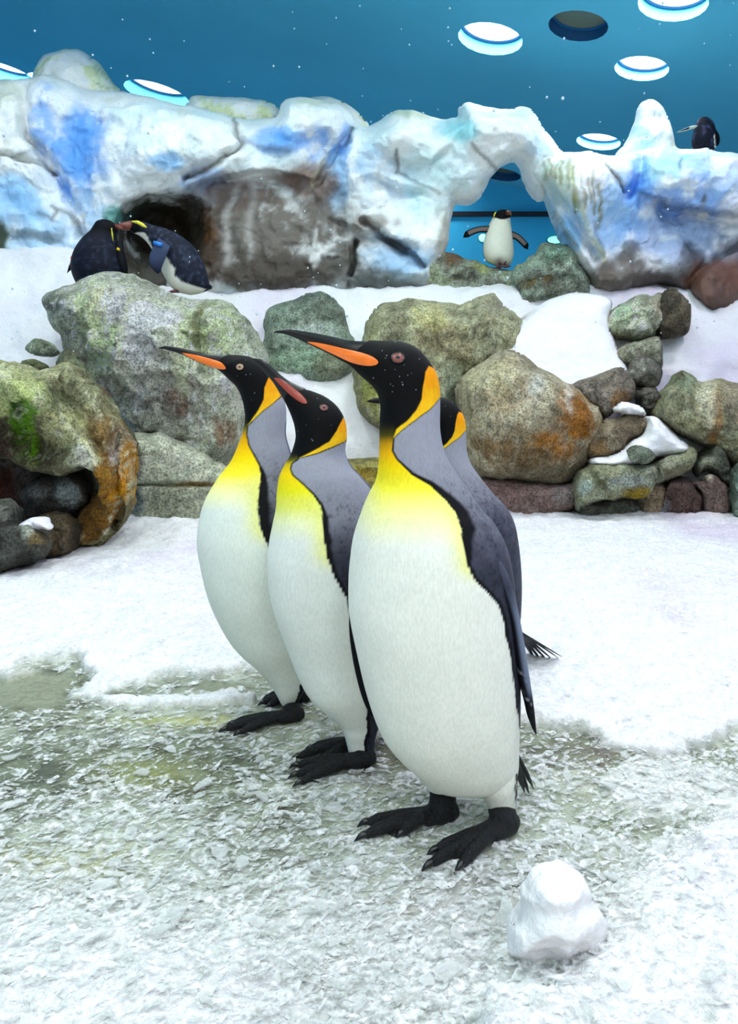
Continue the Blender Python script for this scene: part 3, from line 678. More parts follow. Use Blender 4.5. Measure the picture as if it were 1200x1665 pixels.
boulder('mossy overhanging boulder at the far left with orange brown flank reaching the snow',
        [(-90, 575), (-20, 585), (20, 596), (55, 603), (85, 594), (108, 588), (132, 610), (160, 645), (190, 688), (206, 722), (214, 760), (212, 800), (200, 850), (178, 880), (150, 890), (112, 892), (118, 862), (135, 830), (152, 800), (153, 775), (138, 760), (110, 772), (80, 775), (40, 758), (0, 742), (-90, 735)], 3.75, .30, 24, MOSS, 341, rough=.05,
        sculpt=lambda x, y: crease(x, y, [(95, 615), (130, 680), (175, 740), (180, 800)], 9, .05)+crease(x, y, [(190, 700), (196, 800), (190, 850)], 7, .12)+.12*blob(x, y, 40, 720, 70, 30)-.1*blob(x, y, 30, 640, 60, 30)-crease(x, y, [(0, 605), (70, 645), (130, 715), (165, 775)], 26, .13)+.2*sstep(770, 870, y)+.10*blob(x, y, 70, 725, 60, 30), tilt=0)
boulder('dark green sloping rock wedged between the mossy overhang and the tall boulder', [(88, 590), (104, 570), (126, 575), (160, 625), (200, 680), (222, 740), (200, 760), (165, 700), (120, 650)], 4.3, .2, 26, rock_col((150, 160, 126), (98, 102, 78), (60, 58, 44), [(150, 640, 40, 14, .6, (116, 80, 60)), (200, 730, 20, 20, .8, (130, 96, 50))], 345), 345)
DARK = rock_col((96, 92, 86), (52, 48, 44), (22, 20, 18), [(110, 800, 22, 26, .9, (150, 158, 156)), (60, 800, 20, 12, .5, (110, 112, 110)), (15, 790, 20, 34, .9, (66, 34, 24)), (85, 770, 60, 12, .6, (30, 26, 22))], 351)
boulder('dark rock face inside the hollow under the mossy overhang', [(-90, 700), (60, 720), (130, 745), (165, 790), (150, 870), (110, 900), (40, 900), (-90, 900)], 4.1, .2, 40, DARK, 351)  # black rock whose near-black colour also carries the hollow's shade
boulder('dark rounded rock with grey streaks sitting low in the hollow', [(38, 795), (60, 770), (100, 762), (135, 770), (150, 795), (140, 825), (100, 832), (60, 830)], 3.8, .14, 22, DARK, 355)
boulder('pale topped rock at the left edge just below the dark hollow', [(-60, 820), (-20, 812), (10, 818), (20, 836), (14, 858), (-60, 870)], 3.42, .12, 18, rock_col((178, 182, 176), (120, 120, 110), (56, 52, 46), seed=361), 361)
boulder('blackish rock at the lower left edge meeting the snow', [(-80, 850), (0, 848), (30, 858), (70, 866), (82, 885), (75, 905), (30, 925), (-80, 960)], 3.25, .16, 22, rock_col((110, 112, 104), (58, 56, 52), (26, 24, 22), [(45, 872, 16, 14, .6, (170, 176, 160)), (65, 885, 14, 14, .8, (124, 104, 66))], 365), 365)
boulder('dark brown rock at the foot of the orange flank', [(62, 850), (95, 838), (118, 850), (122, 880), (110, 905), (70, 912)], 3.5, .14, 20, rock_col((130, 112, 84), (70, 60, 48), (30, 26, 22), seed=367), 367)
boulder('small green stone poking out of the snow at far left', [(28, 598), (36, 586), (55, 582), (72, 590), (74, 602), (55, 608), (35, 606)], 4.6, .07, 12, rock_col((160, 172, 120), (112, 120, 84), (66, 66, 46), seed=371), 371, res=2.4, jitter=2)
boulder('flat green grey stone lying in snow left of the tall boulder', [(42, 568), (52, 554), (68, 552), (88, 562), (96, 575), (80, 580), (55, 578)], 4.75, .08, 14, rock_col((172, 186, 160), (120, 130, 106), (66, 66, 52), seed=373), 373, res=2.4, jitter=2)
boulder('dull green rock between the tall left boulder and the front penguin bill', [(436, 510), (460, 490), (490, 476), (530, 480), (556, 496), (562, 520), (580, 570), (570, 610), (520, 625), (470, 615), (432, 600), (428, 560)], 5.55, .16, 40,
        rock_col((170, 184, 166), (126, 142, 126), (84, 92, 80), [(500, 485, 30, 10, .6, (84, 92, 88)), (480, 580, 50, 20, .4, (150, 184, 150)), (540, 590, 26, 24, .5, (110, 104, 72)), (510, 530, 30, 12, .6, (180, 190, 180))], 381), 381, tilt=.25)
boulder('pitted olive boulder behind the front penguin head', [(578, 575), (590, 540), (604, 508), (628, 490), (680, 486), (740, 492), (790, 480), (818, 492), (840, 510), (852, 522), (850, 560), (820, 600), (780, 620), (750, 640), (750, 720), (700, 780), (640, 720), (590, 680), (572, 630)], 5.3, .35, 45,
        rock_col((200, 204, 168), (164, 162, 126), (104, 98, 74), [(620, 640, 40, 40, .7, (150, 150, 70)), (600, 600, 24, 50, .6, (150, 156, 84)), (720, 560, 50, 30, .5, (128, 112, 86)), (730, 640, 30, 40, .5, (180, 196, 170)), (800, 500, 30, 14, .6, (140, 136, 120)), (690, 520, 40, 20, .4, (190, 184, 110))], 391, .15), 391, tilt=.12)
boulder('low olive rock seen between the heads of the front and middle penguins', [(545, 758), (580, 748), (625, 745), (690, 750), (720, 800), (690, 850), (560, 850)], 4.95, .2, 22, rock_col((190, 186, 120), (132, 122, 62), (76, 66, 36), [(600, 775, 30, 10, .6, (150, 124, 20))], 401), 401)
boulder('large brown speckled boulder right of the penguins', [(742, 650), (748, 620), (770, 600), (795, 583), (825, 572), (850, 578), (885, 602), (925, 622), (958, 640), (982, 668), (985, 700), (970, 735), (940, 775), (900, 792), (850, 790), (800, 784), (765, 765), (750, 710)], 4.85, .42, 60,
        rock_col((206, 202, 176), (168, 158, 128), (112, 100, 74), [(850, 730, 90, 36, .95, (112, 86, 50)), (930, 690, 36, 60, 1.05, (142, 90, 22)), (820, 650, 50, 24, .45, (130, 104, 70)), (860, 770, 80, 18, .7, (84, 70, 48)), (900, 720, 30, 14, .6, (150, 96, 10)), (870, 630, 12, 30, .5, (230, 226, 210)), (790, 620, 50, 30, .3, (200, 196, 150)), (920, 650, 8, 30, .6, (206, 200, 186))], 411, .1), 411, rough=.05, nscale=2.4, tilt=.08)
boulder('grey lobe rock joined to the right shoulder of the brown speckled boulder', [(925, 628), (955, 618), (990, 605), (1018, 603), (1030, 625), (1026, 650), (1005, 672), (975, 680), (945, 660)], 4.95, .22, 26, rock_col((170, 164, 152), (130, 122, 108), (84, 74, 62), [(1010, 655, 20, 16, .7, (140, 98, 44))], 421), 421)
boulder('oval grey brown stone capped with snow beside the brown boulder', [(958, 710), (970, 690), (990, 678), (1020, 673), (1048, 676), (1059, 690), (1050, 705), (1025, 720), (1000, 738), (965, 745), (948, 735)], 4.72, .16, 22, rock_col((176, 166, 142), (134, 120, 96), (88, 74, 54), [(965, 730, 20, 12, .6, (120, 86, 36))], 431), 431)
boulder('flat pinkish brown slab under the brown boulder', [(780, 782), (830, 776), (870, 782), (905, 786), (938, 786), (938, 822), (905, 842), (850, 870), (780, 880)], 4.72, .16, 20, rock_col((158, 136, 130), (128, 104, 98), (96, 76, 68), [(915, 805, 20, 20, .5, (140, 140, 136)), (820, 795, 30, 10, .4, (110, 84, 74))], 441), 441, rough=.018)
boulder('mossy lumpy rock with a snow covered top in front of the right boulders', [(932, 790), (945, 765), (965, 752), (1010, 750), (1055, 752), (1085, 742), (1118, 725), (1132, 738), (1122, 762), (1100, 778), (1062, 790), (1045, 810), (1000, 815), (965, 818), (940, 830), (930, 812)], 4.6, .24, 22,
        rock_col((186, 194, 170), (136, 138, 108), (80, 74, 54), [(1030, 805, 24, 8, .9, (150, 124, 14)), (950, 790, 12, 14, .7, (180, 200, 190)), (1015, 785, 30, 14, .5, (150, 160, 166)), (1090, 765, 30, 14, .6, (112, 100, 64))], 451), 451, sculpt=lambda x, y: crease(x, y, [(1060, 750), (1062, 790)], 6, .08)+crease(x, y, [(960, 770), (985, 800)], 5, .05))
boulder('dark speckled rock below the mossy lumpy rock', [(940, 820), (990, 808), (1035, 805), (1048, 820), (1046, 870), (945, 870)], 4.72, .14, 20, rock_col((130, 132, 118), (92, 92, 80), (54, 52, 46), seed=461), 461)
boulder('tan upright rock between dark ones at the snow edge', [(1035, 795), (1052, 782), (1080, 782), (1092, 800), (1088, 870), (1040, 870)], 4.68, .14, 20, rock_col((182, 168, 140), (140, 122, 98), (90, 78, 64), seed=463), 463)
boulder('maroon brown rock right of the tan upright rock', [(1082, 790), (1105, 775), (1130, 785), (1148, 805), (1148, 830), (1118, 860), (1080, 868)], 4.62, .16, 22, rock_col((120, 100, 92), (88, 68, 62), (52, 42, 40), [(1085, 825, 12, 16, .7, (128, 132, 140))], 465), 465)
boulder('flat brown standing stone with two pale peaks', [(1124, 786), (1142, 782), (1150, 768), (1170, 776), (1188, 796), (1190, 830), (1160, 850), (1145, 830), (1138, 800)], 4.55, .10, 14, rock_col((150, 132, 124), (122, 102, 96), (90, 74, 68), [(1152, 774, 8, 6, .9, (214, 200, 170))], 467), 467, rough=.02)
boulder('pale green topped rock left of the frame edge', [(1128, 752), (1150, 735), (1168, 727), (1185, 745), (1192, 770), (1190, 795), (1170, 785), (1150, 768), (1135, 775)], 4.72, .14, 16, rock_col((196, 206, 178), (132, 136, 112), (66, 62, 54), [(1180, 775, 10, 16, .7, (70, 72, 76))], 469), 469)
boulder('teal grey rock cut off by the right frame edge', [(1192, 770), (1215, 752), (1290, 750), (1290, 850), (1200, 850)], 4.45, .16, 18, rock_col((150, 168, 150), (100, 122, 110), (60, 70, 60), seed=471), 471)
boulder('greenish draped rock with white lime streaks below the right ice block', [(974, 530), (985, 512), (1010, 492), (1035, 474), (1058, 478), (1076, 480), (1080, 498), (1076, 530), (1060, 548), (1030, 556), (1005, 552), (988, 545)], 5.55, .24, 30, rock_col((216, 222, 198), (172, 184, 150), (104, 108, 82), [(1068, 500, 8, 20, .6, (196, 170, 150)), (1000, 545, 20, 8, .6, (130, 130, 80)), (1010, 500, 20, 14, .4, (150, 196, 160))], 481, .6, (232, 228, 210)), 481, tilt=.2)
boulder('dark brown block right of the lime streaked rock', [(1072, 480), (1092, 472), (1112, 482), (1120, 508), (1112, 540), (1092, 548), (1075, 545)], 5.55, .2, 20, rock_col((140, 134, 110), (96, 84, 70), (56, 46, 40), seed=483), 483)
boulder('knobbly grey rock under the lime streaked rock', [(997, 580), (1005, 565), (1030, 556), (1062, 545), (1080, 552), (1078, 590), (1062, 602), (1030, 598), (1010, 594)], 5.4, .2, 20, rock_col((186, 186, 162), (128, 128, 106), (80, 76, 62), seed=485, streak=.4), 485)
boulder('round dark rock with icicle streaks third down the right stack', [(1016, 602), (1024, 585), (1050, 578), (1072, 588), (1078, 606), (1070, 630), (1040, 632), (1022, 625)], 5.25, .2, 20, rock_col((150, 150, 136), (98, 92, 84), (56, 50, 46), seed=487, streak=.5, streak_rgb=(200, 206, 196)), 487)
boulder('lowest dark rock of the right stack, above the snow capped stone', [(1026, 640), (1040, 628), (1066, 630), (1074, 650), (1068, 678), (1052, 680), (1036, 666)], 5.1, .16, 18, rock_col((136, 136, 124), (92, 90, 82), (56, 52, 46), seed=489), 489)
boulder('pitted green brown boulder at the right frame edge', [(1068, 668), (1078, 645), (1095, 625), (1108, 606), (1122, 612), (1140, 622), (1165, 612), (1200, 628), (1290, 630), (1290, 790), (1210, 780), (1190, 760), (1160, 735), (1125, 718), (1085, 695)], 4.85, .35, 40,
        rock_col((186, 188, 152), (142, 140, 106), (86, 82, 62), [(1160, 680, 9, 50, .8, (146, 104, 50)), (1150, 650, 12, 40, .6, (206, 204, 176)), (1195, 650, 30, 40, .5, (150, 130, 112)), (1115, 625, 16, 18, .6, (140, 160, 130))], 491, .1), 491)
# snow lying on the rocks
def snow_patch(label, poly, Y, T, R, seed, **k):
    kw = dict(res=3, rough=.02, nscale=5, jitter=3); kw.update(k)
    inflate('snow_patch', poly, Y, T, R, M['snow'], snow_col, seed=seed, label=label, cat='snow', **kw)
snow_patch('broad snow drift sloping between the olive boulder and the lime streaked rock', [(768, 560), (776, 540), (805, 530), (850, 522), (880, 496), (920, 478), (965, 476), (996, 490), (990, 520), (1000, 560), (1022, 606), (990, 640), (930, 650), (880, 640), (830, 620), (780, 620)], 5.08, .14, 40, 515, tilt=.8, rough=.014, nscale=3, jitter=2)
snow_patch('small snow cap on the oval grey brown stone', [(998, 668), (1008, 660), (1030, 656), (1048, 664), (1052, 674), (1025, 676), (1002, 674)], 4.72, .16, 20, 503, res=2, rough=.04, jitter=5, nscale=8)
snow_patch('snow drift lying over the top of the mossy lumpy rock', [(958, 750), (975, 742), (1000, 738), (1025, 722), (1048, 705), (1058, 678), (1075, 684), (1100, 704), (1126, 728), (1108, 742), (1070, 748), (1050, 757), (1000, 762), (965, 762)], 4.66, .24, 20, 505, res=2.6)
snow_patch('small patch of snow on the blackish rocks at lower left', [(30, 856), (50, 846), (72, 848), (82, 862), (60, 866), (40, 862)], 3.2, .06, 16, 507, res=1.8, jitter=5, rough=.03, nscale=9)
boulder('small green stone sunk in the snow drift of the mossy lumpy rock', [(1022, 738), (1035, 728), (1052, 730), (1066, 740), (1052, 750), (1030, 746)], 4.38, .05, 8, rock_col((140, 152, 134), (100, 108, 92), (60, 62, 52), seed=511), 511, res=2.4, jitter=2)
# the two lobed clump of snow in front
def clump():
    poly = [(826, 1568), (816, 1545), (830, 1512), (850, 1485), (848, 1458), (860, 1436), (884, 1420), (920, 1416), (944, 1428), (962, 1448), (966, 1470), (984, 1492), (991, 1520), (980, 1545), (950, 1565), (920, 1580), (905, 1572), (870, 1578)]
    Yc = float(G(905, 1572, 0)[1])+.055
    c = lambda x, y, v, d: np.tile(lin((243, 242, 243)), (len(x), 1))
    inflate('snow_clump', poly, Yc, .075, 70, M['snow'], c, res=3, rough=.009, nscale=12, jitter=4, seed=521, label='two lobed clump of clean white snow lying in front of the front penguin', cat='snow clump',
            sculpt=lambda x, y: crease(x, y, [(848, 1465), (905, 1480), (966, 1472)], 16, .006))
clump()
# ------------------------------------------------------------------ penguins
def ring_table(rows, n):
    """rows: front x,y, back x,y, depth offset, depth ratio, heading angle -> n smooth rings (centre, half vector, ...)"""
    r = np.asarray(rows, float)
    t = np.c_[(r[:, 0]+r[:, 2])/2, (r[:, 1]+r[:, 3])/2, (r[:, 0]-r[:, 2])/2, (r[:, 1]-r[:, 3])/2, r[:, 4:]]
    return cr(t, n)
def loft(rows, Y0, n=200, seg=128, tip=None, start=None):
    """closed lofted surface; returns verts, quads, tris, ring index t (0..1), phi, and the table used"""
    T = ring_table(rows, n)
    Yc = Y0+T[:, 4]; C = P(T[:, 0], T[:, 1], Yc); Hf = P(T[:, 0]+T[:, 2], T[:, 1]+T[:, 3], Yc)-C
    R = np.linalg.norm(Hf, axis=1)*T[:, 5]
    phi = np.linspace(0, 2*np.pi, seg, endpoint=False)
    def surf(ph):          # ph: (n, seg)
        return C[:, None]+np.cos(ph)[..., None]*Hf[:, None]+np.sin(ph)[..., None]*np.array([0, -1, 0])*R[:, None, None]
    ph = np.tile(phi, (n, 1)); V = surf(ph)
    v = V.reshape(-1, 3); i = np.arange(n*seg).reshape(n, seg); j = np.roll(i, -1, 1)
    q = np.stack([i[:-1], j[:-1], j[1:], i[1:]], -1).reshape(-1, 4)
    a = C[0] if start is None else P(start[0], start[1], Yc[0]); b = C[-1] if tip is None else P(tip[0], tip[1], Yc[-1])
    v = np.vstack([v, a, b]); na = n*seg
    t = np.concatenate([np.stack([np.full(seg, na), j[0], i[0]], -1), np.stack([np.full(seg, na+1), i[-1], j[-1]], -1)])
    return dict(v=v, q=q, t=t, T=T, C=C, surf=surf, ph=ph, n=n, seg=seg)

def twin_px(L):
    """pixel of each vertex's mirror twin on the side authored from the photo (the pattern is the same left and right)"""
    hd = np.radians(L['T'][:, 6])[:, None]
    psi = np.abs((L['ph']-hd+np.pi) % (2*np.pi)-np.pi); pt = hd+psi
    px, py = proj(L['surf'](np.minimum(pt, np.pi)))
    back = pt > np.radians(168)
    f = lambda a: np.concatenate([a.ravel(), a[0].mean(keepdims=True).ravel(), a[-1].mean(keepdims=True).ravel()])
    bk = np.concatenate([back.ravel(), [False, False]])
    return f(px), f(py), bk

WHITE = lin((231, 232, 219))
def king_col(spec, px, py, bk, v):
    n = fbm(v, 60, 3, 5); fz = fbm(v*np.array([1, 1, .4]), 170, 2, 6); s = spec['s']
    jt = sstep(spec['border'][0][1]-10, spec['border'][0][1]+120, py)*.8+.2; jx = px+fz*2.4*s*jt; jy = py+fz*1.6*s*jt
    inv = spec.get('inv')
    if inv: jx, jy = inv(jx, jy)
    g = spec['grad']
    c = np.stack([np.interp(jy, g[0], lin(np.array(g[1]))[:, k]) for k in range(3)], -1)
    gb = np.array(spec['border'], float)
    dB = dist_line(gb, jx, jy)
    poly = np.vstack([np.array(spec['collar'], float), [(gb[0, 0]+500, gb[0, 1]-60), (gb[0, 0]+500, gb[-1, 1]+60)], gb[::-1]])
    inn = inside(poly, jx, jy)
    # yellow wash along the flank edge of the breast
    y0, y1 = spec['flank']
    c = mix(c, lin((236, 236, 120)), .75*np.exp(-(dB/20)**2)*sstep(y0-40, y0, jy)*(1-sstep(y1, y1+40, jy))*(~inn))
    light, darkg = lin((150, 151, 162)), lin((76, 76, 90))
    yt = sstep(gb[0, 1], gb[0, 1]+190, jy); gcol = mix(light, darkg, np.clip(yt*.95+.25*n*yt, 0, 1))
    gcol = mix(gcol, lin((46, 48, 60)), .9*sstep(spec['flank'][1]-60, spec['flank'][1]+20, jy)*sstep(140, 20, dB))
    speck = sstep(.05, .55, fbm(v, 210, 2, 9)); gcol = mix(gcol, gcol*.42, .75*speck*sstep(0, .5, yt))
    bw = np.interp(jy, spec['band'][0], spec['band'][1])
    gcol = mix(gcol, lin((14, 14, 18)), sstep(bw*1.25+1, bw*.85-.5, dB))
    c = mix(c, gcol, sstep(-.8, .8, np.where(inn, dB, -dB)))
    c = mix(c, lin((92, 94, 112)), (bk & (jy > gb[0, 1]))*1.0)
    sb = sdf(spec['black'], jx, jy); y0, y1 = spec['fade']
    kb = sstep(-.8, .8, sb)*np.where(jx < spec['fadex'], 1-sstep(y0, y1, jy), 1)
    c = mix(c, lin((8, 8, 9)), kb)
    ep = np.array(spec['ear'], float); se = sdf(ep, jx, jy)
    ec = mix(lin((238, 150, 8)), lin((246, 204, 30)), sstep(ep[:, 1].min(), ep[:, 1].max(), jy+20*n))
    c = mix(c, lin((60, 52, 12)), .75*np.exp(-(se/1.6)**2)*sstep(ep[:, 1].min()+20, ep[:, 1].min()+60, jy))
    c = mix(c, ec, sstep(-.7, .9, se))
    return c

def patch(name, bvh, poly, Yh, mat, parent, org, lift=.0014, sides=(1, -1), rings=7, n=56):
    """thin domed plate lying on a surface, outline given in the photo, on one or both flanks of the head"""
    out = cr(np.array(poly, float), n, True); c = out.mean(0); made = []
    for sd in sides:
        v = []; d = Vector((0, 1*sd, 0)); dome = []
        for j in range(rings+1):
            f = 1-j/rings
            for p in (c+(out-c)*f if j < rings else [c]):
                o = P(p[0], p[1], Yh); h = bvh.ray_cast(Vector(o)-d*.3, d)
                v.append(np.array(h[0]) if h[0] is not None else np.array([o[0], np.nan, o[2]])); dome.append(math.sqrt(1-f*f)-.25*(f > .99))
        v = np.array(v); dome = np.array(dome); ok = ~np.isnan(v[:, 1])
        a = (v[:, 0]-v[ok, 0].mean())/.03; b = (v[:, 2]-v[ok, 2].mean())/.03; A = np.stack([np.ones_like(a), a, b, a*a, a*b, b*b, a**3], -1)
        co = np.linalg.lstsq(A[ok], v[ok, 1], rcond=None)[0]; fit = A @ co
        up = np.quantile((fit-v[:, 1])[ok]*sd, 1.0)+.0003
        raw = np.where(ok, v[:, 1], fit)*sd
        y = np.clip((fit-sd*max(up, 0)*.5)*sd, raw-.0022, raw-.0004)
        for _ in range(8):
            g = y[:-1].reshape(rings, n); a_ = np.pad(g, ((1, 0), (0, 0)), 'edge')[:-1]; b_ = np.vstack([g[1:], np.full((1, n), y[-1])])
            g = .4*g+.15*(np.roll(g, 1, 1)+np.roll(g, -1, 1)+a_+b_); y = np.append(g.ravel(), g[-1].mean()); y = np.minimum(y, raw-.0004)
        v[:, 1] = (y-lift*.6*np.maximum(dome, 0))*sd
        q = []; t = []
        for j in range(rings-1):
            for i in range(n): q.append((j*n+i, j*n+(i+1) % n, (j+1)*n+(i+1) % n, (j+1)*n+i))
        for i in range(n): t.append(((rings-1)*n+i, (rings-1)*n+(i+1) % n, rings*n))
        made.append(mesh_np(name, v, q, t, mat=mat, parent=parent, origin=org))
    return made
def tube(bm, pts, rad, n=12):
    pts = [Vector(p) for p in pts]; rings = []
    for i, p in enumerate(pts):
        d = (pts[min(i+1, len(pts)-1)]-pts[max(i-1, 0)]).normalized()
        a = d.cross(Vector((0, 0, 1))); a = a.normalized() if a.length > 1e-4 else Vector((1, 0, 0)); b = d.cross(a).normalized()
        r = rad[i]; ra, rb = (r if isinstance(r, tuple) else (r, r))
        rings.append([bm.verts.new(p+a*ra*math.cos(2*math.pi*k/n)+b*rb*math.sin(2*math.pi*k/n)) for k in range(n)])
    for r0, r1 in zip(rings[:-1], rings[1:]):
        for k in range(n): bm.faces.new((r0[k], r0[(k+1) % n], r1[(k+1) % n], r1[k]))
    bm.faces.new(rings[0][::-1]); bm.faces.new(rings[-1])
def lerp(a, b, t): return np.asarray(a, float)*(1-t)+np.asarray(b, float)*t

def foot(root, org, top, heel, tips, s, ytop=None, mats=('foot', 'claw')):
    """top: pixel where the leg leaves the feathers; heel and three toe tips: pixels on the ice"""
    hz = [gz(*G(*p)[:2]) for p in [heel]+list(tips)]
    A = G(*heel, z=hz[0]); A[2] += .020*s; tp = [G(*p, z=h+.002) for p, h in zip(tips, hz[1:])]
    mid = sum(tp)/3; fw = mid-A; fw[2] = 0; fw /= np.linalg.norm(fw)
    T = P(top[0], top[1], ytop if ytop is not None else A[1]+.005); B = A+fw*.030*s
    bm = bmesh.new()
    tube(bm, [T+np.array([0, 0, .035*s]), T, lerp(T, B, .5)-fw*.006*s, B-fw*.004*s, B+fw*.008*s+np.array([0, 0, -.006*s])], [.026*s, .0265*s, .026*s, .026*s, .016*s], 16)
    tube(bm, [A-fw*.012*s, A+fw*.005*s, B+fw*.03*s], [.013*s, .022*s, (.026*s, .014*s)], 14)
    ends = []
    for k, p in enumerate(tp):
        p = p.copy(); p[2] += .0075*s
        k0 = B+(p-B)*.02; k0[2] = A[2]+.004*s; k1 = lerp(B, p, .45); k1[2] = p[2]+.013*s; k2 = lerp(B, p, .78); k2[2] = p[2]+.007*s
        tube(bm, [k0, lerp(k0, k1, .5), k1, k2, lerp(B, p, .93)], [.013*s, .0125*s, .0125*s, .0115*s, .0075*s], 12); ends.append((lerp(B, p, .88), p, fw))
    for a, b in ((0, 1), (1, 2)):
        for u in (.3, .5, .7):
            e = lerp(tp[a], tp[b], u); e = lerp(B, e, .74); e[2] = A[2]*.0+min(hz)+.009*s
            tube(bm, [B+fw*.005*s, lerp(B, e, .5)+np.array([0, 0, .008*s]), e], [.010*s, .009*s, .0055*s], 10)
    o = bm_obj('foot', bm, M[mats[0]], root, org)
    m = o.modifiers.new('remesh', 'REMESH'); m.mode = 'VOXEL'; m.voxel_size = .0026*s; m.use_smooth_shade = True
    m = o.modifiers.new('smooth', 'SMOOTH'); m.iterations = 5; m.factor = .5
    for a, p, fw in ends:
        bm = bmesh.new(); tip = p+fw*.010*s; tip[2] -= .006*s; a = a+np.array([0, 0, .001])
        tube(bm, [a, lerp(a, p, .6)+np.array([0, 0, .003*s]), p+np.array([0, 0, .001*s]), tip], [.0072*s, .0066*s, .0045*s, .0008], 10)
        bm_obj('claw', bm, M[mats[1]], o, org)
    return o
def tail(root, org, base, tips, Yb, Yt, w=.009, mat='tail'):
    """stiff tail feathers, each a flat pointed blade of its own"""
    o = None; B = P(base[0], base[1], Yb)
    for k, t in enumerate(tips):
        E_ = P(t[0], t[1], Yt+(k-len(tips)/2)*.008); b0 = B+np.array([0, (k-len(tips)/2)*.010, 0])
        bm = bmesh.new(); tube(bm, [b0, lerp(b0, E_, .35), lerp(b0, E_, .8), E_], [(w, .004), (w*1.05, .003), (w*.7, .002), (.0008, .0006)], 8)
        if o is None: o = bm_obj('tail', bm, M[mat], root, org)
        else: bm_obj('tail_feather', bm, M[mat], o, org)
    return o
def flipper(root, org, rows, Y0, tip, colf, n=70, seg=36, name='flipper'):
    """rows: leading x,y, trailing x,y, depth offset, half depth in metres"""
    r = np.asarray(rows, float); t = np.c_[(r[:, 0]+r[:, 2])/2, (r[:, 1]+r[:, 3])/2, (r[:, 0]-r[:, 2])/2, (r[:, 1]-r[:, 3])/2, r[:, 4:]]
    T = cr(t, n); Yc = Y0+T[:, 4]; C = P(T[:, 0], T[:, 1], Yc); Hf = P(T[:, 0]+T[:, 2], T[:, 1]+T[:, 3], Yc)-C
    ph = np.linspace(0, 2*np.pi, seg, endpoint=False)
    cu = np.sign(np.cos(ph))*np.abs(np.cos(ph))**.9; su = np.sign(np.sin(ph))*np.abs(np.sin(ph))**.9
    V = C[:, None]+cu[None, :, None]*Hf[:, None]+su[None, :, None]*np.array([0, -1, 0])*T[:, 5][:, None, None]
    v = V.reshape(-1, 3); i = np.arange(n*seg).reshape(n, seg); j = np.roll(i, -1, 1)
    q = np.stack([i[:-1], j[:-1], j[1:], i[1:]], -1).reshape(-1, 4)
    v = np.vstack([v, C[0], P(tip[0], tip[1], Yc[-1])]); na = n*seg
    tr = np.concatenate([np.stack([np.full(seg, na), j[0], i[0]], -1), np.stack([np.full(seg, na+1), i[-1], j[-1]], -1)])
    tt = np.concatenate([np.repeat(np.linspace(0, 1, n), seg), [0, 1]]); pp = np.concatenate([np.tile(ph, n), [0, 0]])
    return mesh_np(name, v, q, tr, mat=M['feather'], col=colf(tt, pp, v), parent=root, origin=org)
def king_flip_col(tt, pp, v):
    n = fbm(v, 60, 3, 77)
    c = mix(lin((84, 88, 106)), lin((40, 44, 58)), sstep(.05, .4, tt+.1*n))
    c = mix(c, lin((118, 128, 150)), .85*sstep(.3, .95, np.cos(pp-2.4))*sstep(.25, .45, tt)*(1-sstep(.75, .85, tt)))  # blue-grey edge, brightened to paint in a lit highlight
    c = mix(c, lin((14, 14, 18)), .85*sstep(.5, .9, np.cos(pp-.5))); c = mix(c, lin((18, 19, 24)), sstep(.74, .86, tt))
    return mix(c, lin((170, 176, 190)), .8*sstep(.35, .55, fbm(v, 130, 2, 78))*sstep(.55, .75, tt))
def near_flip_col(tt, pp, v): return mix(np.tile(lin((70, 72, 88)), (len(tt), 1)), lin((14, 15, 20)), sstep(.12, .35, tt))
def dark_flip_col(tt, pp, v): return np.tile(lin((16, 17, 24)), (len(tt), 1))

def eye(root, org, bvh, px, Yh, r, iris='iris'):
    for sd in (1, -1):
        d = Vector((0, sd, 0)); o = Vector(P(px[0], px[1], Yh))-d*.3; h = bvh.ray_cast(o, d)
        if h[0] is None: continue
        loc, nr = h[0], h[1]
        if nr.dot(d) > 0: nr = -nr
        q = nr.to_track_quat('Z', 'Y').to_matrix().to_4x4(); e = None
        for nm, rad, hgt, mt in (('eye', r, .28, iris), ('pupil', r*.42, .95, 'pupil')):
            bm = bmesh.new(); bmesh.ops.create_uvsphere(bm, u_segments=24, v_segments=14, radius=rad)
            bmesh.ops.scale(bm, verts=bm.verts, vec=(1.08, .92, hgt)); bmesh.ops.transform(bm, verts=bm.verts, matrix=Matrix.Translation(loc) @ q)
            ob = bm_obj(nm, bm, M[mt], e or root, org); e = e or ob
        bm = bmesh.new(); ring = []          # dark eyelid rim
        for k in range(28):
            a = 2*math.pi*k/28; ring.append([bm.verts.new((math.cos(a)*r*(1.0+.14*math.cos(b))*1.08, math.sin(a)*r*(1.0+.14*math.cos(b))*.92, r*(.06+.14*math.sin(b)))) for b in (0, 1.57, 3.14, 4.71)])
        for k in range(28):
            for m_ in range(4): bm.faces.new((ring[k][m_], ring[(k+1) % 28][m_], ring[(k+1) % 28][(m_+1) % 4], ring[k][(m_+1) % 4]))
        bmesh.ops.transform(bm, verts=bm.verts, matrix=Matrix.Translation(loc) @ q); bm_obj('eyelid', bm, M['pupil'], e, org)

def with_depth(rows, ks, hs, lean, X0, dys=None, stop=0):
    """append depth offset, depth ratio and heading to silhouette rows (given along the body)"""
    r = np.asarray(rows, float); m = len(r); u = np.linspace(0, 1, m)
    cx = (r[:, 0]+r[:, 2])/2
    k = np.interp(u, *ks); h = np.interp(u, *hs); dy = (np.maximum(cx, stop)-X0)*lean
    if dys is not None: dy = dy+np.interp(u, *dys)
    return np.c_[r, dy, k, h]

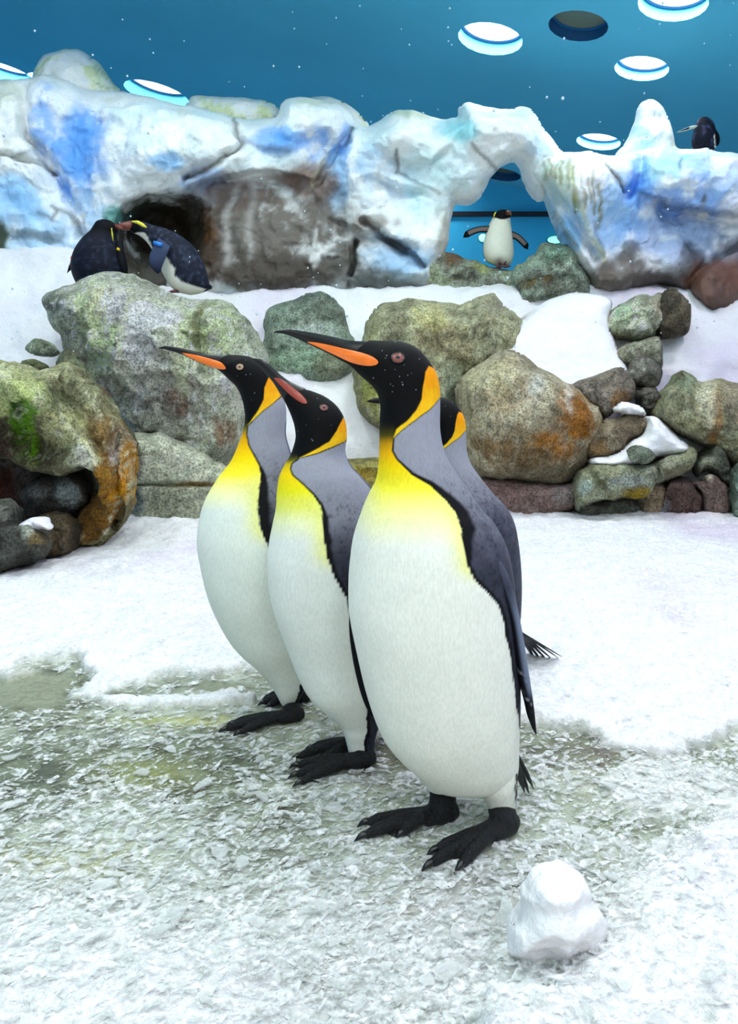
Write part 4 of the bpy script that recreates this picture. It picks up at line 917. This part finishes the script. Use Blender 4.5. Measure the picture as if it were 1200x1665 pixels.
def king(label, spec):
    Y0 = spec['Y0']; org = G(*spec['ground'])
    root = empty('king_penguin', org, label, 'penguin', 'king penguins standing together')
    L = loft(spec['rows'], Y0, 420, 224, tip=spec.get('headtip'))
    V = [L['v']]; Q = [L['q']]; Tt = [L['t']]; px, py, bk = twin_px(L); Cc = [king_col(spec, px, py, bk, L['v'])]; off = len(L['v'])
    for rows, Yl, edge in spec['legs']:
        l = loft([(*r[:4], 0, r[4] if len(r) > 4 else 1.0, 0) for r in rows], Yl, 70, 64); V.append(l['v']); Q.append(l['q']+off); Tt.append(l['t']+off); off += len(l['v'])
        qx, qy = proj(l['v']); f = fbm(l['v']*np.array([1, 1, .4]), 150, 2, 8)
        Cc.append(mix(np.tile(WHITE, (len(qx), 1)), lin((40, 42, 50)), sstep(-2, 5, qx+6*f-edge)))
    body = mesh_np('body', np.vstack(V), np.vstack(Q), np.vstack(Tt), mat=M['feather'], col=np.vstack(Cc), parent=root, origin=org)
    bl = loft([(*r[:4], spec['rows'][-1][4], *r[5:]) for r in spec['beak']], Y0, 80, 48, tip=spec['beaktip'])
    beak = mesh_np('bill', bl['v'], bl['q'], bl['t'], mat=M['black_beak'], parent=root, origin=org)
    allv = np.vstack([L['v'], bl['v']]); polys = [tuple(int(a) for a in f) for f in np.vstack([L['q'][::1], bl['q']+len(L['v'])])]
    bvh = BVHTree.FromPolygons([Vector(p) for p in allv], polys)
    Yh = Y0+spec['rows'][-1][4]
    patch('bill_plate', bvh, spec['plate'], Yh, M[spec.get('platemat', 'orange_plate')], beak, org)
    eye(root, org, bvh, spec['eye'], Yh, spec['eyer'], spec.get('iris', 'iris'))
    for rows, tip, cf in spec['flippers']: flipper(root, org, rows, Y0, tip, cf)
    for f in spec['feet']: foot(root, org, *f)
    tail(root, org, *spec['tail'])
    # snowflakes caught on the black head
    if spec.get('flecks'):
        bm = bmesh.new()
        for (x, y, r) in spec['flecks']:
            d = Vector((0, 1, 0)); h = bvh.ray_cast(Vector(P(x, y, Yh))-d*.3, d)
            if h[0] is None: continue
            t_ = bmesh.ops.create_icosphere(bm, subdivisions=1, radius=r); bmesh.ops.translate(bm, verts=t_['verts'], vec=h[0])
        o = bm_obj('snow_flecks', bm, M['fleck'], root, org); o['kind'] = 'stuff'
    return root
M['fleck'] = plain('snow_fleck', (128, 130, 138), .7)

# --- front penguin
R1 = [(720, 1281, 815, 1281), (690, 1272, 836, 1268), (672, 1252, 842, 1247), (645, 1226, 843, 1215), (620, 1192, 844, 1180), (597, 1130, 845, 1135), (579, 1055, 844, 1080), (568, 997, 841, 1020), (566.5, 950, 837, 965), (569, 910, 830, 915), (575, 870, 820, 880), (590, 825, 802, 848), (600, 802, 786, 830), (611, 780, 766, 800), (615, 757, 742, 766), (616.5, 735, 724, 735),
      (617, 705, 716, 702), (617.5, 682, 715.5, 664), (618, 657, 715, 631), (612, 637, 709, 607), (600, 623, 697, 587), (586, 611, 679, 567), (574, 599, 655, 556), (565, 592, 625, 554), (558, 588, 600, 553.5)]
uu = lambda rows, i: i/(len(rows)-1)
S1 = dict(s=1.0, Y0=1.31, ground=(775, 1335),
    rows=with_depth(R1, ([0, .08, .3, .6, .66, .75, .85, 1], [.6, .78, .9, .92, .88, .82, .74, .5]), ([0, .5, .62, .75, 1], [40, 40, 26, 6, 0]), .00055, 770, stop=660),
    grad=([690, 708, 722, 738, 762, 795, 835, 890], [(50, 46, 12), (92, 84, 10), (206, 150, 6), (246, 184, 4), (250, 218, 6), (248, 236, 60), (244, 240, 160), (231, 232, 219)]),
    border=[(639, 714), (637, 733), (644, 747), (669, 772), (700, 790), (726, 815), (741, 834), (750, 859), (753, 887), (760, 919), (772, 944), (794, 965), (810, 984), (819, 1012), (825, 1044), (831, 1075), (838, 1130), (844, 1180), (852, 1220), (852, 1300)],
    collar=[(639, 714), (655, 699.5), (678, 682), (699, 666.5), (716, 646)], flank=(835, 920), band=([714, 747, 772, 800, 835, 860, 890, 920, 965, 1012, 1100], [2.4, 3, 5, 11, 19, 23, 13, 6, 6, 6, 2]),
    black=[(540, 500), (760, 500), (760, 560), (712, 598), (697, 595), (692, 605), (688, 628), (685.7, 649), (678, 667), (662, 685), (644, 698), (639, 714), (625, 724), (590, 724), (540, 640)], fade=(680, 724), fadex=642,
    ear=[(697.4, 595), (707.7, 600), (714, 615), (717, 645), (699, 665), (678, 680.5), (655, 698), (639, 712.5), (644.4, 698), (662.5, 684), (678, 666), (685.7, 649), (688, 628.5), (692, 605)],
    beak=[(574, 600, 632, 556, -.047, .45, 0), (563, 591, 608, 555.5, -.05, .5, 0), (553, 586, 575, 554, -.05, .52, 0), (533, 574.5, 544, 548, -.05, .54, 0), (515, 566, 520, 543, -.05, .55, 0), (500, 559, 499, 539.5, -.05, .6, 0), (480, 549.5, 479, 536.5, -.05, .65, 0), (463, 543.5, 463, 535.5, -.05, .7, 0), (450, 541.5, 450, 537.5, -.05, .7, 0)], beaktip=(443, 541.5),
    plate=[(500, 556.5), (515, 557.5), (533, 561), (560, 567.5), (585, 573.5), (603, 580), (612, 586), (614.5, 590.5), (611, 594.5), (600, 596), (585, 594), (570, 589.5), (553, 581.5), (533, 572), (515, 563.5)],
    eye=(645.5, 583.5), eyer=.0098,
    legs=[([(765, 1185, 832, 1185, .4), (760, 1235, 840, 1238, .8), (772, 1272, 841, 1270), (785, 1295, 840, 1292), (791, 1308, 839, 1304), (793, 1315, 838, 1311)], 1.285, 836), ([(690, 1205, 760, 1210, .4), (680, 1248, 760, 1250, .85), (685, 1264, 752, 1266), (690, 1273, 747, 1273), (693, 1279, 744, 1278)], 1.30, 2000)],
    flippers=[([(772, 862, 800, 862, -.07, .03), (786, 900, 812, 900, -.08, .036), (799, 930, 824, 930, -.083, .038), (811, 965, 834, 962, -.083, .038), (822, 1000, 842, 996, -.08, .036), (829, 1040, 849.5, 1035, -.075, .034), (835, 1075, 855, 1070, -.07, .031), (842, 1105, 860, 1100, -.066, .027), (851, 1135, 865, 1131, -.062, .021), (857, 1162, 869, 1160, -.06, .014), (865, 1184, 871.5, 1183, -.058, .007)], (872.5, 1197), king_flip_col),
              ([(625, 880, 660, 880, .10, .03), (620, 940, 660, 940, .135, .035), (625, 1010, 660, 1010, .145, .033), (640, 1080, 668, 1080, .14, .026), (655, 1130, 672, 1130, .13, .015)], (668, 1160), dark_flip_col)],
    feet=[((815, 1312), (831, 1352), [(700, 1392), (692, 1416), (745, 1418)], 1.0, 1.285), ((720, 1276), (734, 1334), [(588, 1345), (584, 1368), (648, 1364)], 1.0, 1.31)],
    tail=((826, 1205), [(853, 1289), (860, 1290), (868, 1283), (864, 1270)], 1.325, 1.39),
    flecks=[(642, 557, .0016), (628, 580, .0014), (626, 584, .001), (621, 572, .0012), (607, 615, .0014), (634, 625, .001), (648, 613, .0011), (653, 626, .0016), (652, 622, .001), (680, 585, .0011), (637, 637, .0011), (638, 628, .0009), (661, 611, .0009), (674, 634, .0011), (630, 552, .0008), (625, 603, .0009), (641, 602, .0008), (655, 595, .0008), (667, 608, .0007)])
king('front king penguin in full view, nearest the viewer, tallest, orange striped bill', S1)

# --- middle penguin
R2 = [(568, 1226, 608, 1220), (566, 1219, 609, 1213), (563, 1206, 611, 1198), (559, 1192, 617, 1180), (552, 1178, 627, 1163), (537, 1162, 640, 1146), (504, 1131, 649, 1108), (487, 1102, 653, 1075), (469, 1057, 657, 1030), (453, 1014, 660, 985), (440, 969, 661, 942), (435, 920, 658, 906), (438, 881, 649, 872), (444, 850, 637, 842), (449, 825, 622, 818), (450.5, 800, 604, 794), (454, 776, 588, 775), (462, 757, 572, 758),
      (471, 742, 562, 735), (477, 727, 564, 710), (480.5, 712, 561, 684), (480, 700, 549, 662), (477, 686, 530, 646), (471, 670, 507, 636), (463, 653, 488, 630.5), (456, 641, 473, 621)]
S2 = dict(s=.85, Y0=1.57, ground=(600, 1235),
    rows=with_depth(R2, ([0, .18, .3, .58, .7, .78, .9, 1], [1, .95, .9, .92, .88, .84, .76, .5]), ([0, .5, .78, 1], [8, 8, 0, 0]), .0003, 590, ([0, .12, .32, 1], [-.05, -.045, 0, 0]), 515),
    grad=([736, 748, 756, 772, 800, 826, 850, 880], [(40, 38, 12), (96, 96, 14), (214, 180, 6), (250, 210, 4), (240, 232, 30), (240, 240, 110), (240, 242, 190), (229, 232, 222)]),
    border=[(484, 746), (474, 753), (471, 762), (475, 773), (491.5, 787.5), (508, 804), (521, 823), (525.5, 843), (525, 862), (530, 901), (543, 937), (564, 975), (572, 1010), (580, 1060), (588, 1110), (597, 1150), (596, 1190), (592, 1206), (592, 1232)],
    collar=[(484, 746), (514, 739), (541.5, 728), (564, 717)], flank=(835, 900), band=([746, 790, 823, 843, 880, 930, 1000], [1.8, 2.5, 5, 8, 11, 7, 5]),
    black=[(380, 540), (600, 540), (600, 650), (568, 676), (559, 679), (554, 687.5), (547, 701), (536, 718), (511, 733), (486.5, 744), (476, 751), (455, 751), (440, 700), (400, 620)], fade=(735, 752), fadex=484,
    ear=[(559, 678), (563.5, 690), (567, 709.5), (562, 717), (541.5, 726), (514, 737), (486.5, 744.5), (511, 732.5), (536, 717.5), (547, 701), (554, 687.5)],
    beak=[(466, 659, 497, 632, -.028, .5, 0), (456, 641.5, 473, 621, -.032, .55, 0), (444, 622, 457, 610, -.032, .6, 0), (434, 609.5, 445, 599, -.032, .62, 0), (426, 600.5, 434, 589.5, -.032, .65, 0), (419, 592.5, 424, 584, -.032, .65, 0), (413, 586, 415, 582.5, -.032, .7, 0)], beaktip=(409.5, 583),
    plate=[(446.5, 614.5), (455, 615.5), (466, 622), (478, 631), (490, 640), (498, 648.5), (501, 654.5), (496, 656), (485, 651), (472, 641.5), (460, 630), (451, 621)], platemat='red_plate', eye=(528, 662.5), eyer=.0080,
    legs=[([(560, 1120, 610, 1120, .4), (562, 1172, 612, 1172, .8), (566, 1192, 604, 1192)], 1.60, 590)],
    flippers=[([(585, 860, 605, 860, -.08, .012), (566, 900, 617, 900, -.128, .012), (563, 935, 625, 930, -.142, .011), (565, 985, 632, 985, -.14, .010), (569, 1040, 635, 1040, -.134, .009), (577, 1090, 635, 1090, -.125, .008), (589, 1135, 633, 1130, -.115, .007), (601, 1162, 629, 1160, -.105, .006)], (615, 1175), near_flip_col),
              ([(560, 850, 610, 850, .115, .012), (560, 930, 620, 930, .14, .011), (566, 1040, 628, 1040, .135, .009), (590, 1120, 628, 1118, .12, .007)], (610, 1155), dark_flip_col)],
    feet=[((590, 1222), (602, 1244), [(476, 1250), (474, 1267), (482, 1280)], .93, 1.525), ((590, 1192), (600, 1215), [(478, 1237), (500, 1222), (512, 1249)], .93, 1.60)],
    tail=((610, 1130), [(632, 1206), (638, 1202), (628, 1210)], 1.57, 1.64),
    flecks=[(511, 714, .0016), (509, 712, .0011), (517, 648, .0012), (500, 690, .0008), (520, 680, .0008), (486, 700, .001), (540, 690, .0008)])
king('middle king penguin with rusty red bill plate, bill raised, between the other two', S2)

# --- left penguin
R3 = [(461, 1150, 484, 1146), (459, 1146, 486, 1141), (455, 1139, 491, 1130), (449, 1127, 501, 1114), (440, 1112, 510, 1095), (420, 1087, 517, 1062), (394, 1063, 522, 1032), (374, 1039, 525, 1002), (355, 1005, 527, 970), (339, 966, 527, 936), (328, 920, 524, 906), (322, 881, 517, 874), (325, 846, 508, 844), (334, 813, 497, 814), (352, 781, 486, 784), (364, 765, 479, 758), (376, 749, 471.5, 732),
      (388, 722, 465, 708), (396, 698, 465.5, 682), (398.5, 675, 464, 658), (394, 650, 456, 638), (385, 630, 445, 612), (371, 616, 430, 594), (357, 603, 408, 581), (350, 599, 390, 577.5), (344, 596, 370, 577)]
S3 = dict(s=.78, Y0=1.80, ground=(482, 1165),
    rows=with_depth(R3, ([0, .15, .3, .58, .7, .78, .9, 1], [1, .95, .92, .92, .88, .84, .76, .5]), ([0, .5, .78, 1], [8, 8, 0, 0]), .0003, 470, ([0, .1, .3, 1], [-.04, -.04, 0, 0]), 428),
    grad=([686, 698, 708, 724, 746, 772, 796, 832], [(50, 46, 12), (120, 108, 10), (224, 160, 4), (248, 186, 2), (250, 214, 2), (250, 232, 50), (246, 240, 160), (226, 232, 221)]),
    border=[(409, 686), (402, 690.5), (400, 707), (404, 726), (412, 740), (420, 755), (424, 771), (420, 807), (419, 830), (421, 850), (427, 869), (437, 890), (455, 930), (475, 1000), (490, 1060), (492, 1100), (485, 1128), (479, 1142), (478, 1156)],
    collar=[(409, 686), (426, 670), (442.5, 657.5), (459, 645), (466, 640)], flank=(795, 860), band=([690, 755, 775, 800, 830, 870, 890, 930], [1.5, 3, 9, 15, 20, 13, 8, 5]),
    black=[(320, 540), (490, 540), (490, 600), (444, 606), (437, 614.6), (430, 630), (429, 649), (420, 668), (409, 685), (402, 694), (385, 700), (360, 640)], fade=(676, 702), fadex=403,
    ear=[(437, 613.5), (448, 625), (459, 642), (442.5, 656.5), (426, 669), (409.5, 685), (402, 692), (409.5, 682), (420, 667), (429, 649), (430, 630)],
    beak=[(360, 604, 400, 579, -.02, .5, 0), (350, 599, 380, 577.5, -.024, .5, 0), (344, 596.5, 363, 577, -.024, .52, 0), (330, 592, 338, 575.5, -.024, .55, 0), (312, 584, 318, 571, -.024, .58, 0), (298, 577.5, 300, 567, -.024, .6, 0), (284, 572.5, 284, 563.5, -.024, .62, 0), (268, 568, 268, 562, -.024, .7, 0)], beaktip=(256.5, 566.5),
    plate=[(297, 574.5), (315, 576.5), (332, 580.5), (350, 585.5), (362, 590), (369.5, 597), (370, 600.5), (362, 601), (350, 598.5), (335, 593), (318, 585.5)], eye=(394, 597.5), eyer=.0085, iris='iris_tan',
    legs=[([(460, 1070, 500, 1065, .4), (470, 1118, 506, 1110, .8), (478, 1132, 502, 1126)], 1.85, 470)],
    flippers=[([(450, 850, 485, 850, -.115, .010), (455, 900, 500, 900, -.13, .010), (463, 960, 512, 960, -.135, .009), (474, 1020, 515, 1020, -.128, .008), (487, 1070, 515, 1068, -.115, .007)], (505, 1105), dark_flip_col),
              ([(450, 850, 485, 850, .115, .010), (455, 930, 505, 930, .135, .010), (470, 1020, 512, 1020, .125, .008)], (500, 1090), dark_flip_col)],
    feet=[((474, 1147), (487, 1172), [(372, 1182), (360, 1192), (384, 1198)], .93, 1.76), ((490, 1128), (500, 1140), [(432, 1138), (424, 1148), (436, 1152)], .93, 1.84)],
    tail=((490, 1085), [(502, 1138), (496, 1142), (508, 1134)], 1.80, 1.88),
    flecks=[(404, 610, .0014), (411, 609, .0014), (418, 639, .0014), (402, 586, .001), (416, 582, .0009), (390, 612, .0008), (412, 650, .0008)])
king('leftmost king penguin with bright orange striped bill, farthest left of the row', S3)

# --- rear penguin, mostly hidden behind the front one
ax, ay = .60, .58
fx_ = lambda x, y: 757+(x-715)*ax+np.interp(y, [640, 800, 900, 1050, 1300], [0, 3, 11, 14, 8])
fy_ = lambda x, y: 645+(y-553)*ay
def inv4(x, y):
    yy = (y-645)/ay+553; return (x-757-np.interp(yy, [640, 800, 900, 1050, 1300], [0, 3, 11, 14, 8]))/ax+715, yy
def tf(rows): return [(fx_(r[0], r[1]), fy_(r[0], r[1]), fx_(r[2], r[3]), fy_(r[2], r[3]), *r[4:]) for r in rows]
def tp_(pts): return [(fx_(x, y), fy_(x, y)) for x, y in pts]
R4 = tf(R1)
b4 = [(r[0]+ (14 if False else 0), r[1]) for r in R4]
bk4 = [(695, 668, 720, 650), (686, 664, 700, 649), (676, 661, 684, 648), (660, 658.5, 664, 647), (640, 657, 642, 646.5), (622, 656.5, 623, 646.5), (608, 655.5, 608, 647.5), (601, 654.5, 601, 649.5)]
S4 = dict(S1, s=.7, border=[(x-min(max(y-735, 0)*.6, 60), y) for x, y in S1['border']], Y0=2.02, ground=(780, 1110), inv=inv4, rows=with_depth(R4, ([0, .08, .3, .6, .66, .75, .85, 1], [.6, .78, .9, .92, .88, .82, .74, .5]), ([0, .5, .62, .75, 1], [24, 24, 16, 6, 0]), .0006, 795, stop=722),
    beak=[(*r, -.06, .5, 0) for r in bk4], beaktip=(595.5, 652.5), plate=[(640, 652), (660, 652), (680, 655), (690, 660), (680, 662), (660, 657.5), (645, 655)], eye=(702, 664), eyer=.009,
    legs=[(tf(S1['legs'][0][0]), 1.97, 829), (tf(S1['legs'][1][0]), 2.02, 2000)],
    flippers=[(tf([(r[0]-60, r[1], r[2]-60, r[3], r[4]*1.25, r[5]*.9) for r in S1['flippers'][0][0]]), tp_([(812, 1197)])[0], king_flip_col), (tf([(r[0], r[1], r[2], r[3], r[4]*.9, r[5]*.9) for r in S1['flippers'][1][0]]), tp_([(668, 1160)])[0], dark_flip_col)],
    feet=[((820, 1090), (826, 1112), [(750, 1125), (748, 1136), (776, 1137)], .95, 1.98), ((765, 1070), (772, 1100), [(690, 1108), (690, 1116), (716, 1118)], .95, 2.04)],
    tail=((838, 1020), [(914, 1068), (908, 1070), (899, 1073), (890, 1074), (880, 1074), (870, 1072)], 2.06, 2.12, .013), flecks=[(722, 660, .0011), (730, 676, .0011)])
king('rear king penguin mostly hidden behind the front one, only nape, back and tail showing', S4)
# ------------------------------------------------------------------ small crested penguins in the background
NAVY, INK = lin((20, 23, 36)), lin((11, 12, 17))
def zx(scale, ox, oy): return lambda rows: [(ox+r[0]/scale, oy+r[1]/scale, ox+r[2]/scale, oy+r[3]/scale, *r[4:]) for r in rows]
def zp(scale, ox, oy): return lambda pts: [(ox+x/scale, oy+y/scale) for x, y in pts]
def small(label, rows, Y0, colf, groundpx, k=.85, n=120, seg=72):
    org = P(*groundpx, Y0); root = empty('crested_penguin', org, label, 'penguin')
    L = loft([(*r[:4], r[4] if len(r) > 4 else 0, r[5] if len(r) > 5 else k, 0) for r in rows], Y0, n, seg)
    px, py = proj(L['v']); sn = np.concatenate([np.sin(L['ph']).ravel(), [1, 1]])
    col = colf(px+2*fbm(L['v'], 60, 2, 3), py, sn, L['v'])
    mesh_np('body', L['v'], L['q'], L['t'], mat=M['feather'], col=col, parent=root, origin=org)
    return root, org
def rod(root, org, name, pts, Y, rad, mat, n=10):
    bm = bmesh.new(); tube(bm, [P(x, y, Y+dy) for x, y, dy in pts], rad, n); return bm_obj(name, bm, M[mat], root, org)
def sfoot(root, org, px, Y, dirx=-.03, diry=-.05):
    c = P(*px, Y); bm = bmesh.new()
    tube(bm, [c+np.array([0, 0, .05]), c+np.array([0, 0, .015]), c+np.array([dirx*.2, diry*.2, .008])], [.016, .014, .01], 10)
    for s in (-.6, 0, .6):
        d = np.array([dirx-s*diry, diry+s*dirx, 0]); tube(bm, [c+np.array([0, 0, .01]), c+d*.7+np.array([0, 0, .008]), c+d*1.1+np.array([0, 0, .003])], [.010, .008, .002], 8)
    return bm_obj('foot', bm, M['pinkfoot'], root, org)
def two_tone(front, edge):
    return lambda tt, pp, v: mix(np.tile(lin(front), (len(tt), 1)), lin(edge), sstep(.35, .75, np.abs(np.cos(pp)))*1.0+(tt > .9))

# left one of the kissing pair: seen from behind
z = zx(4.286, 90, 330); q = zp(4.286, 90, 330)
def colK1(px, py, sn, v):
    c = mix(np.tile(NAVY, (len(px), 1)), lin((44, 51, 74)), .6*sstep(.0, .5, fbm(v, 40, 3, 4))*sstep(375, 395, py)); c = mix(c, INK, sstep(384, 372, py))
    return mix(c, lin((236, 236, 228)), sstep(-.35, -.55, sn)*sstep(376, 384, py))
Yk = 5.32
r, o = small('dark crested penguin seen from behind at left, bill to bill with its mate', z([(190, 620, 440, 610), (150, 560, 480, 540), (122, 490, 500, 470), (115, 420, 490, 400), (140, 330, 470, 320), (190, 250, 430, 265), (245, 195, 425, 215), (268, 160, 432, 195), (290, 130, 428, 160), (325, 115, 390, 125)]), Yk, colK1, (162, 475))
rod(r, o, 'bill', [(*q([(420, 165)])[0], -.01), (*q([(450, 172)])[0], -.02), (*q([(474, 180)])[0], -.03)], Yk, [.018, .013, .004], 'redbeak')
for s in (-1, 1): rod(r, o, 'crest', [(*q([(392, 175)])[0], -.085*s), (*q([(396, 215)])[0], -.088*s), (*q([(402, 265)])[0], -.08*s)], Yk, [.004, .006, .003], 'crest')
flipper(r, o, z([(420, 270, 470, 265, -.05, .02), (425, 350, 480, 345, -.06, .03), (440, 430, 500, 430, -.06, .03), (460, 480, 505, 480, -.055, .02)]), Yk, q([(495, 510)])[0], dark_flip_col)
f = flipper(r, o, z([(150, 350, 170, 360, -.02, .03), (118, 400, 145, 410, -.02, .03), (98, 440, 122, 450, -.02, .025)]), Yk, q([(80, 492)])[0], two_tone((90, 96, 110), (20, 22, 34)))
rod(f, o, 'wing_tag', [(*q([(112, 380)])[0], -.06), (*q([(128, 388)])[0], -.065)], Yk, [.011, .011], 'tagorange')
rod(r, o, 'wing_tag', [(*q([(430, 318)])[0], -.115), (*q([(447, 326)])[0], -.115)], Yk, [.009, .009], 'tagyellow')
for x in (150, 180): sfoot(r, o, (x, 476), Yk, .01, .06)

# right one of the pair: bent over, in profile
def colK2(px, py, sn, v):
    c = mix(np.tile(lin((30, 34, 48)), (len(px), 1)), lin((66, 75, 98)), .6*sstep(-.1, .5, fbm(v, 45, 3, 4)))
    c = mix(c, INK, sstep(236, 224, px))
    belly = [(222, 378), (234, 378), (241, 386), (246, 398), (252, 412), (264, 412), (272, 420), (284, 438), (284, 448), (296, 458), (318, 466), (335, 470), (320, 490), (250, 490), (230, 430), (205, 395)]
    return mix(c, lin((238, 238, 226)), sstep(-1.5, 1.5, sdf(belly, px, py)))
r, o = small('slate blue crested penguin bent over in profile, touching bills with its mate', z([(1085, 600, 1090, 575), (1010, 630, 1075, 560), (930, 640, 1060, 510), (820, 600, 1040, 440), (745, 480, 1005, 360), (710, 390, 940, 280), (665, 310, 850, 215), (620, 255, 760, 175), (575, 222, 690, 158), (545, 212, 635, 138), (525, 200, 590, 125), (515, 185, 545, 130)]), 5.36, colK2, (292, 478), .72)
rod(r, o, 'bill', [(*q([(535, 158)])[0], 0), (*q([(490, 162)])[0], -.01), (*q([(450, 162)])[0], -.015), (*q([(432, 168)])[0], -.02)], 5.36, [.034, .028, .02, .006], 'redbeak')
for s in (-1, 1): rod(r, o, 'crest', [(*q([(535, 130)])[0], -.05*s), (*q([(575, 135)])[0], -.078*s), (*q([(610, 155)])[0], -.095*s), (*q([(635, 170)])[0], -.1*s)], 5.36, [.006, .012, .012, .005], 'crest')
f = flipper(r, o, z([(720, 240, 800, 300, -.14, .015), (680, 310, 790, 330, -.165, .016), (655, 380, 770, 380, -.17, .014), (665, 440, 745, 440, -.165, .012), (690, 475, 735, 478, -.16, .009)]), 5.36, q([(715, 495)])[0], lambda tt, pp, v: mix(np.tile(lin((60, 70, 98)), (len(tt), 1)), lin((32, 40, 62)), sstep(.5, 1, tt)))
rod(f, o, 'wing_tag', [(*q([(688, 278)])[0], -.17), (*q([(742, 292)])[0], -.185)], 5.36, [.014, .014], 'tagband')
sfoot(r, o, (289, 476), 5.33, -.05, -.01); sfoot(r, o, (300, 476), 5.42, -.05, -.01)
tail(r, o, q([(1060, 570)])[0], q([(1108, 590), (1100, 602), (1090, 608)]), 5.36, 5.37, .02)

# standing under the arch, facing the viewer with wings out
z = zx(5, 720, 320); q = zp(5, 720, 320)
def colA(px, py, sn, v):
    c = np.tile(lin((240, 240, 222)), (len(px), 1)); c = mix(c, lin((150, 130, 120)), .7*blob(px, py, 812, 424, 7, 8))
    c = mix(c, INK, sstep(.12, -.05, sn)); return mix(c, INK, sstep(356.5, 354, py-1.5*np.cos((px-817)/5)))
Ya = 6.3
r, o = small('white bellied crested penguin facing forward with both wings spread under the ice arch', z([(455, 562, 530, 560), (400, 548, 548, 548), (352, 515, 565, 520), (330, 460, 575, 465), (330, 390, 572, 395), (342, 330, 566, 335), (358, 275, 560, 280), (378, 225, 552, 228), (395, 190, 548, 192), (408, 165, 550, 168), (425, 130, 548, 135), (455, 110, 525, 112)]), Ya, colA, (818, 436), .9)
rod(r, o, 'bill', [(*q([(520, 138)])[0], -.07), (*q([(545, 128)])[0], -.115), (*q([(556, 134)])[0], -.135)], Ya, [.016, .013, .004], 'redbeak')
for pts in ([(430, 125, -.05), (420, 145, -.06), (412, 172, -.05)], [(520, 118, -.07), (545, 120, -.06), (553, 150, -.03)]): rod(r, o, 'crest', [(*q([(a, b)])[0], c) for a, b, c in pts], Ya, [.005, .007, .003], 'crest')
flipper(r, o, z([(380, 235, 372, 292, -.02, .012), (300, 240, 300, 292, -.03, .013), (230, 258, 250, 308, -.03, .012), (180, 285, 205, 330, -.03, .009)]), Ya, q([(163, 332)])[0], two_tone((120, 108, 104), (16, 16, 20)))
flipper(r, o, z([(560, 275, 562, 345, -.02, .012), (620, 305, 590, 350, -.03, .013), (665, 345, 630, 385, -.03, .012), (698, 385, 660, 415, -.03, .009)]), Ya, q([(692, 430)])[0], two_tone((120, 108, 104), (16, 16, 20)))
for x in (812, 821): sfoot(r, o, (x, 436), Ya-.06, 0, -.06)

# on the right ice block, back turned
z = zx(8.571, 1060, 150); q = zp(8.571, 1060, 150)
def colR(px, py, sn, v):
    c = mix(np.tile(NAVY, (len(px), 1)), lin((66, 72, 104)), .6*sstep(.05, .5, fbm(v, 30, 3, 4)))
    return mix(c, lin((238, 238, 222)), np.maximum(sstep(-.3, -.5, sn)*sstep(200, 206, py), sstep(1.5, .5, np.abs(px-1162.5-(py-230)*.05))*sstep(216, 222, py)))
Yr = 6.35
r, o = small('dark crested penguin with its back turned on top of the right ice block', z([(600, 800, 860, 800), (572, 750, 890, 770), (562, 670, 905, 690), (568, 620, 900, 630), (588, 540, 885, 550), (608, 470, 868, 480), (628, 410, 840, 415), (655, 372, 805, 378), (700, 348, 765, 350)]), Yr, colR, (1145, 244), .85)
flipper(r, o, z([(860, 520, 885, 530, -.02, .02), (885, 600, 920, 610, -.03, .035), (895, 670, 935, 680, -.03, .035), (905, 720, 930, 725, -.03, .02)]), Yr, q([(918, 748)])[0], dark_flip_col)
flipper(r, o, z([(610, 470, 610, 500, .0, .03), (540, 478, 545, 512, 0, .035), (470, 500, 480, 532, 0, .03), (400, 530, 405, 548, 0, .02)]), Yr, q([(325, 568)])[0], lambda tt, pp, v: mix(np.tile(lin((206, 212, 200)), (len(tt), 1)), lin((30, 40, 70)), sstep(.5, .9, np.sin(pp-.3))*sstep(.45, .6, tt)))
for x in (1136, 1154): sfoot(r, o, (x, 245), Yr, 0, .06)
rod(r, o, 'bill', [(*q([(700, 372)])[0], .08), (*q([(690, 378)])[0], .15)], Yr, [.015, .004], 'redbeak')

# ------------------------------------------------------------------ falling snow
def falling():
    r = np.random.default_rng(5); bm = bmesh.new()
    def fl(p, s):
        t = bmesh.ops.create_icosphere(bm, subdivisions=1, radius=s); bmesh.ops.translate(bm, verts=t['verts'], vec=Vector(p))
    for _ in range(260):
        Y = 1.9+4.3*r.random(); X = (r.random()-.5)*1.05*Y; zc = CAM_H+(.05+.52*r.random())*Y
        if zc > 3.2: continue
        fl((X, Y, zc), (.0010+.0017*r.random()**3)*Y*.75)
    fl(P(915, 160, 2.4), .0055)
    o = bm_obj('falling_snow', bm, M['fall']); tag(o, 'small snowflakes drifting through the air over the exhibit', 'snowflakes', kind='stuff')
M['fall'] = plain('snowflake', (190, 214, 226), .8)
falling()
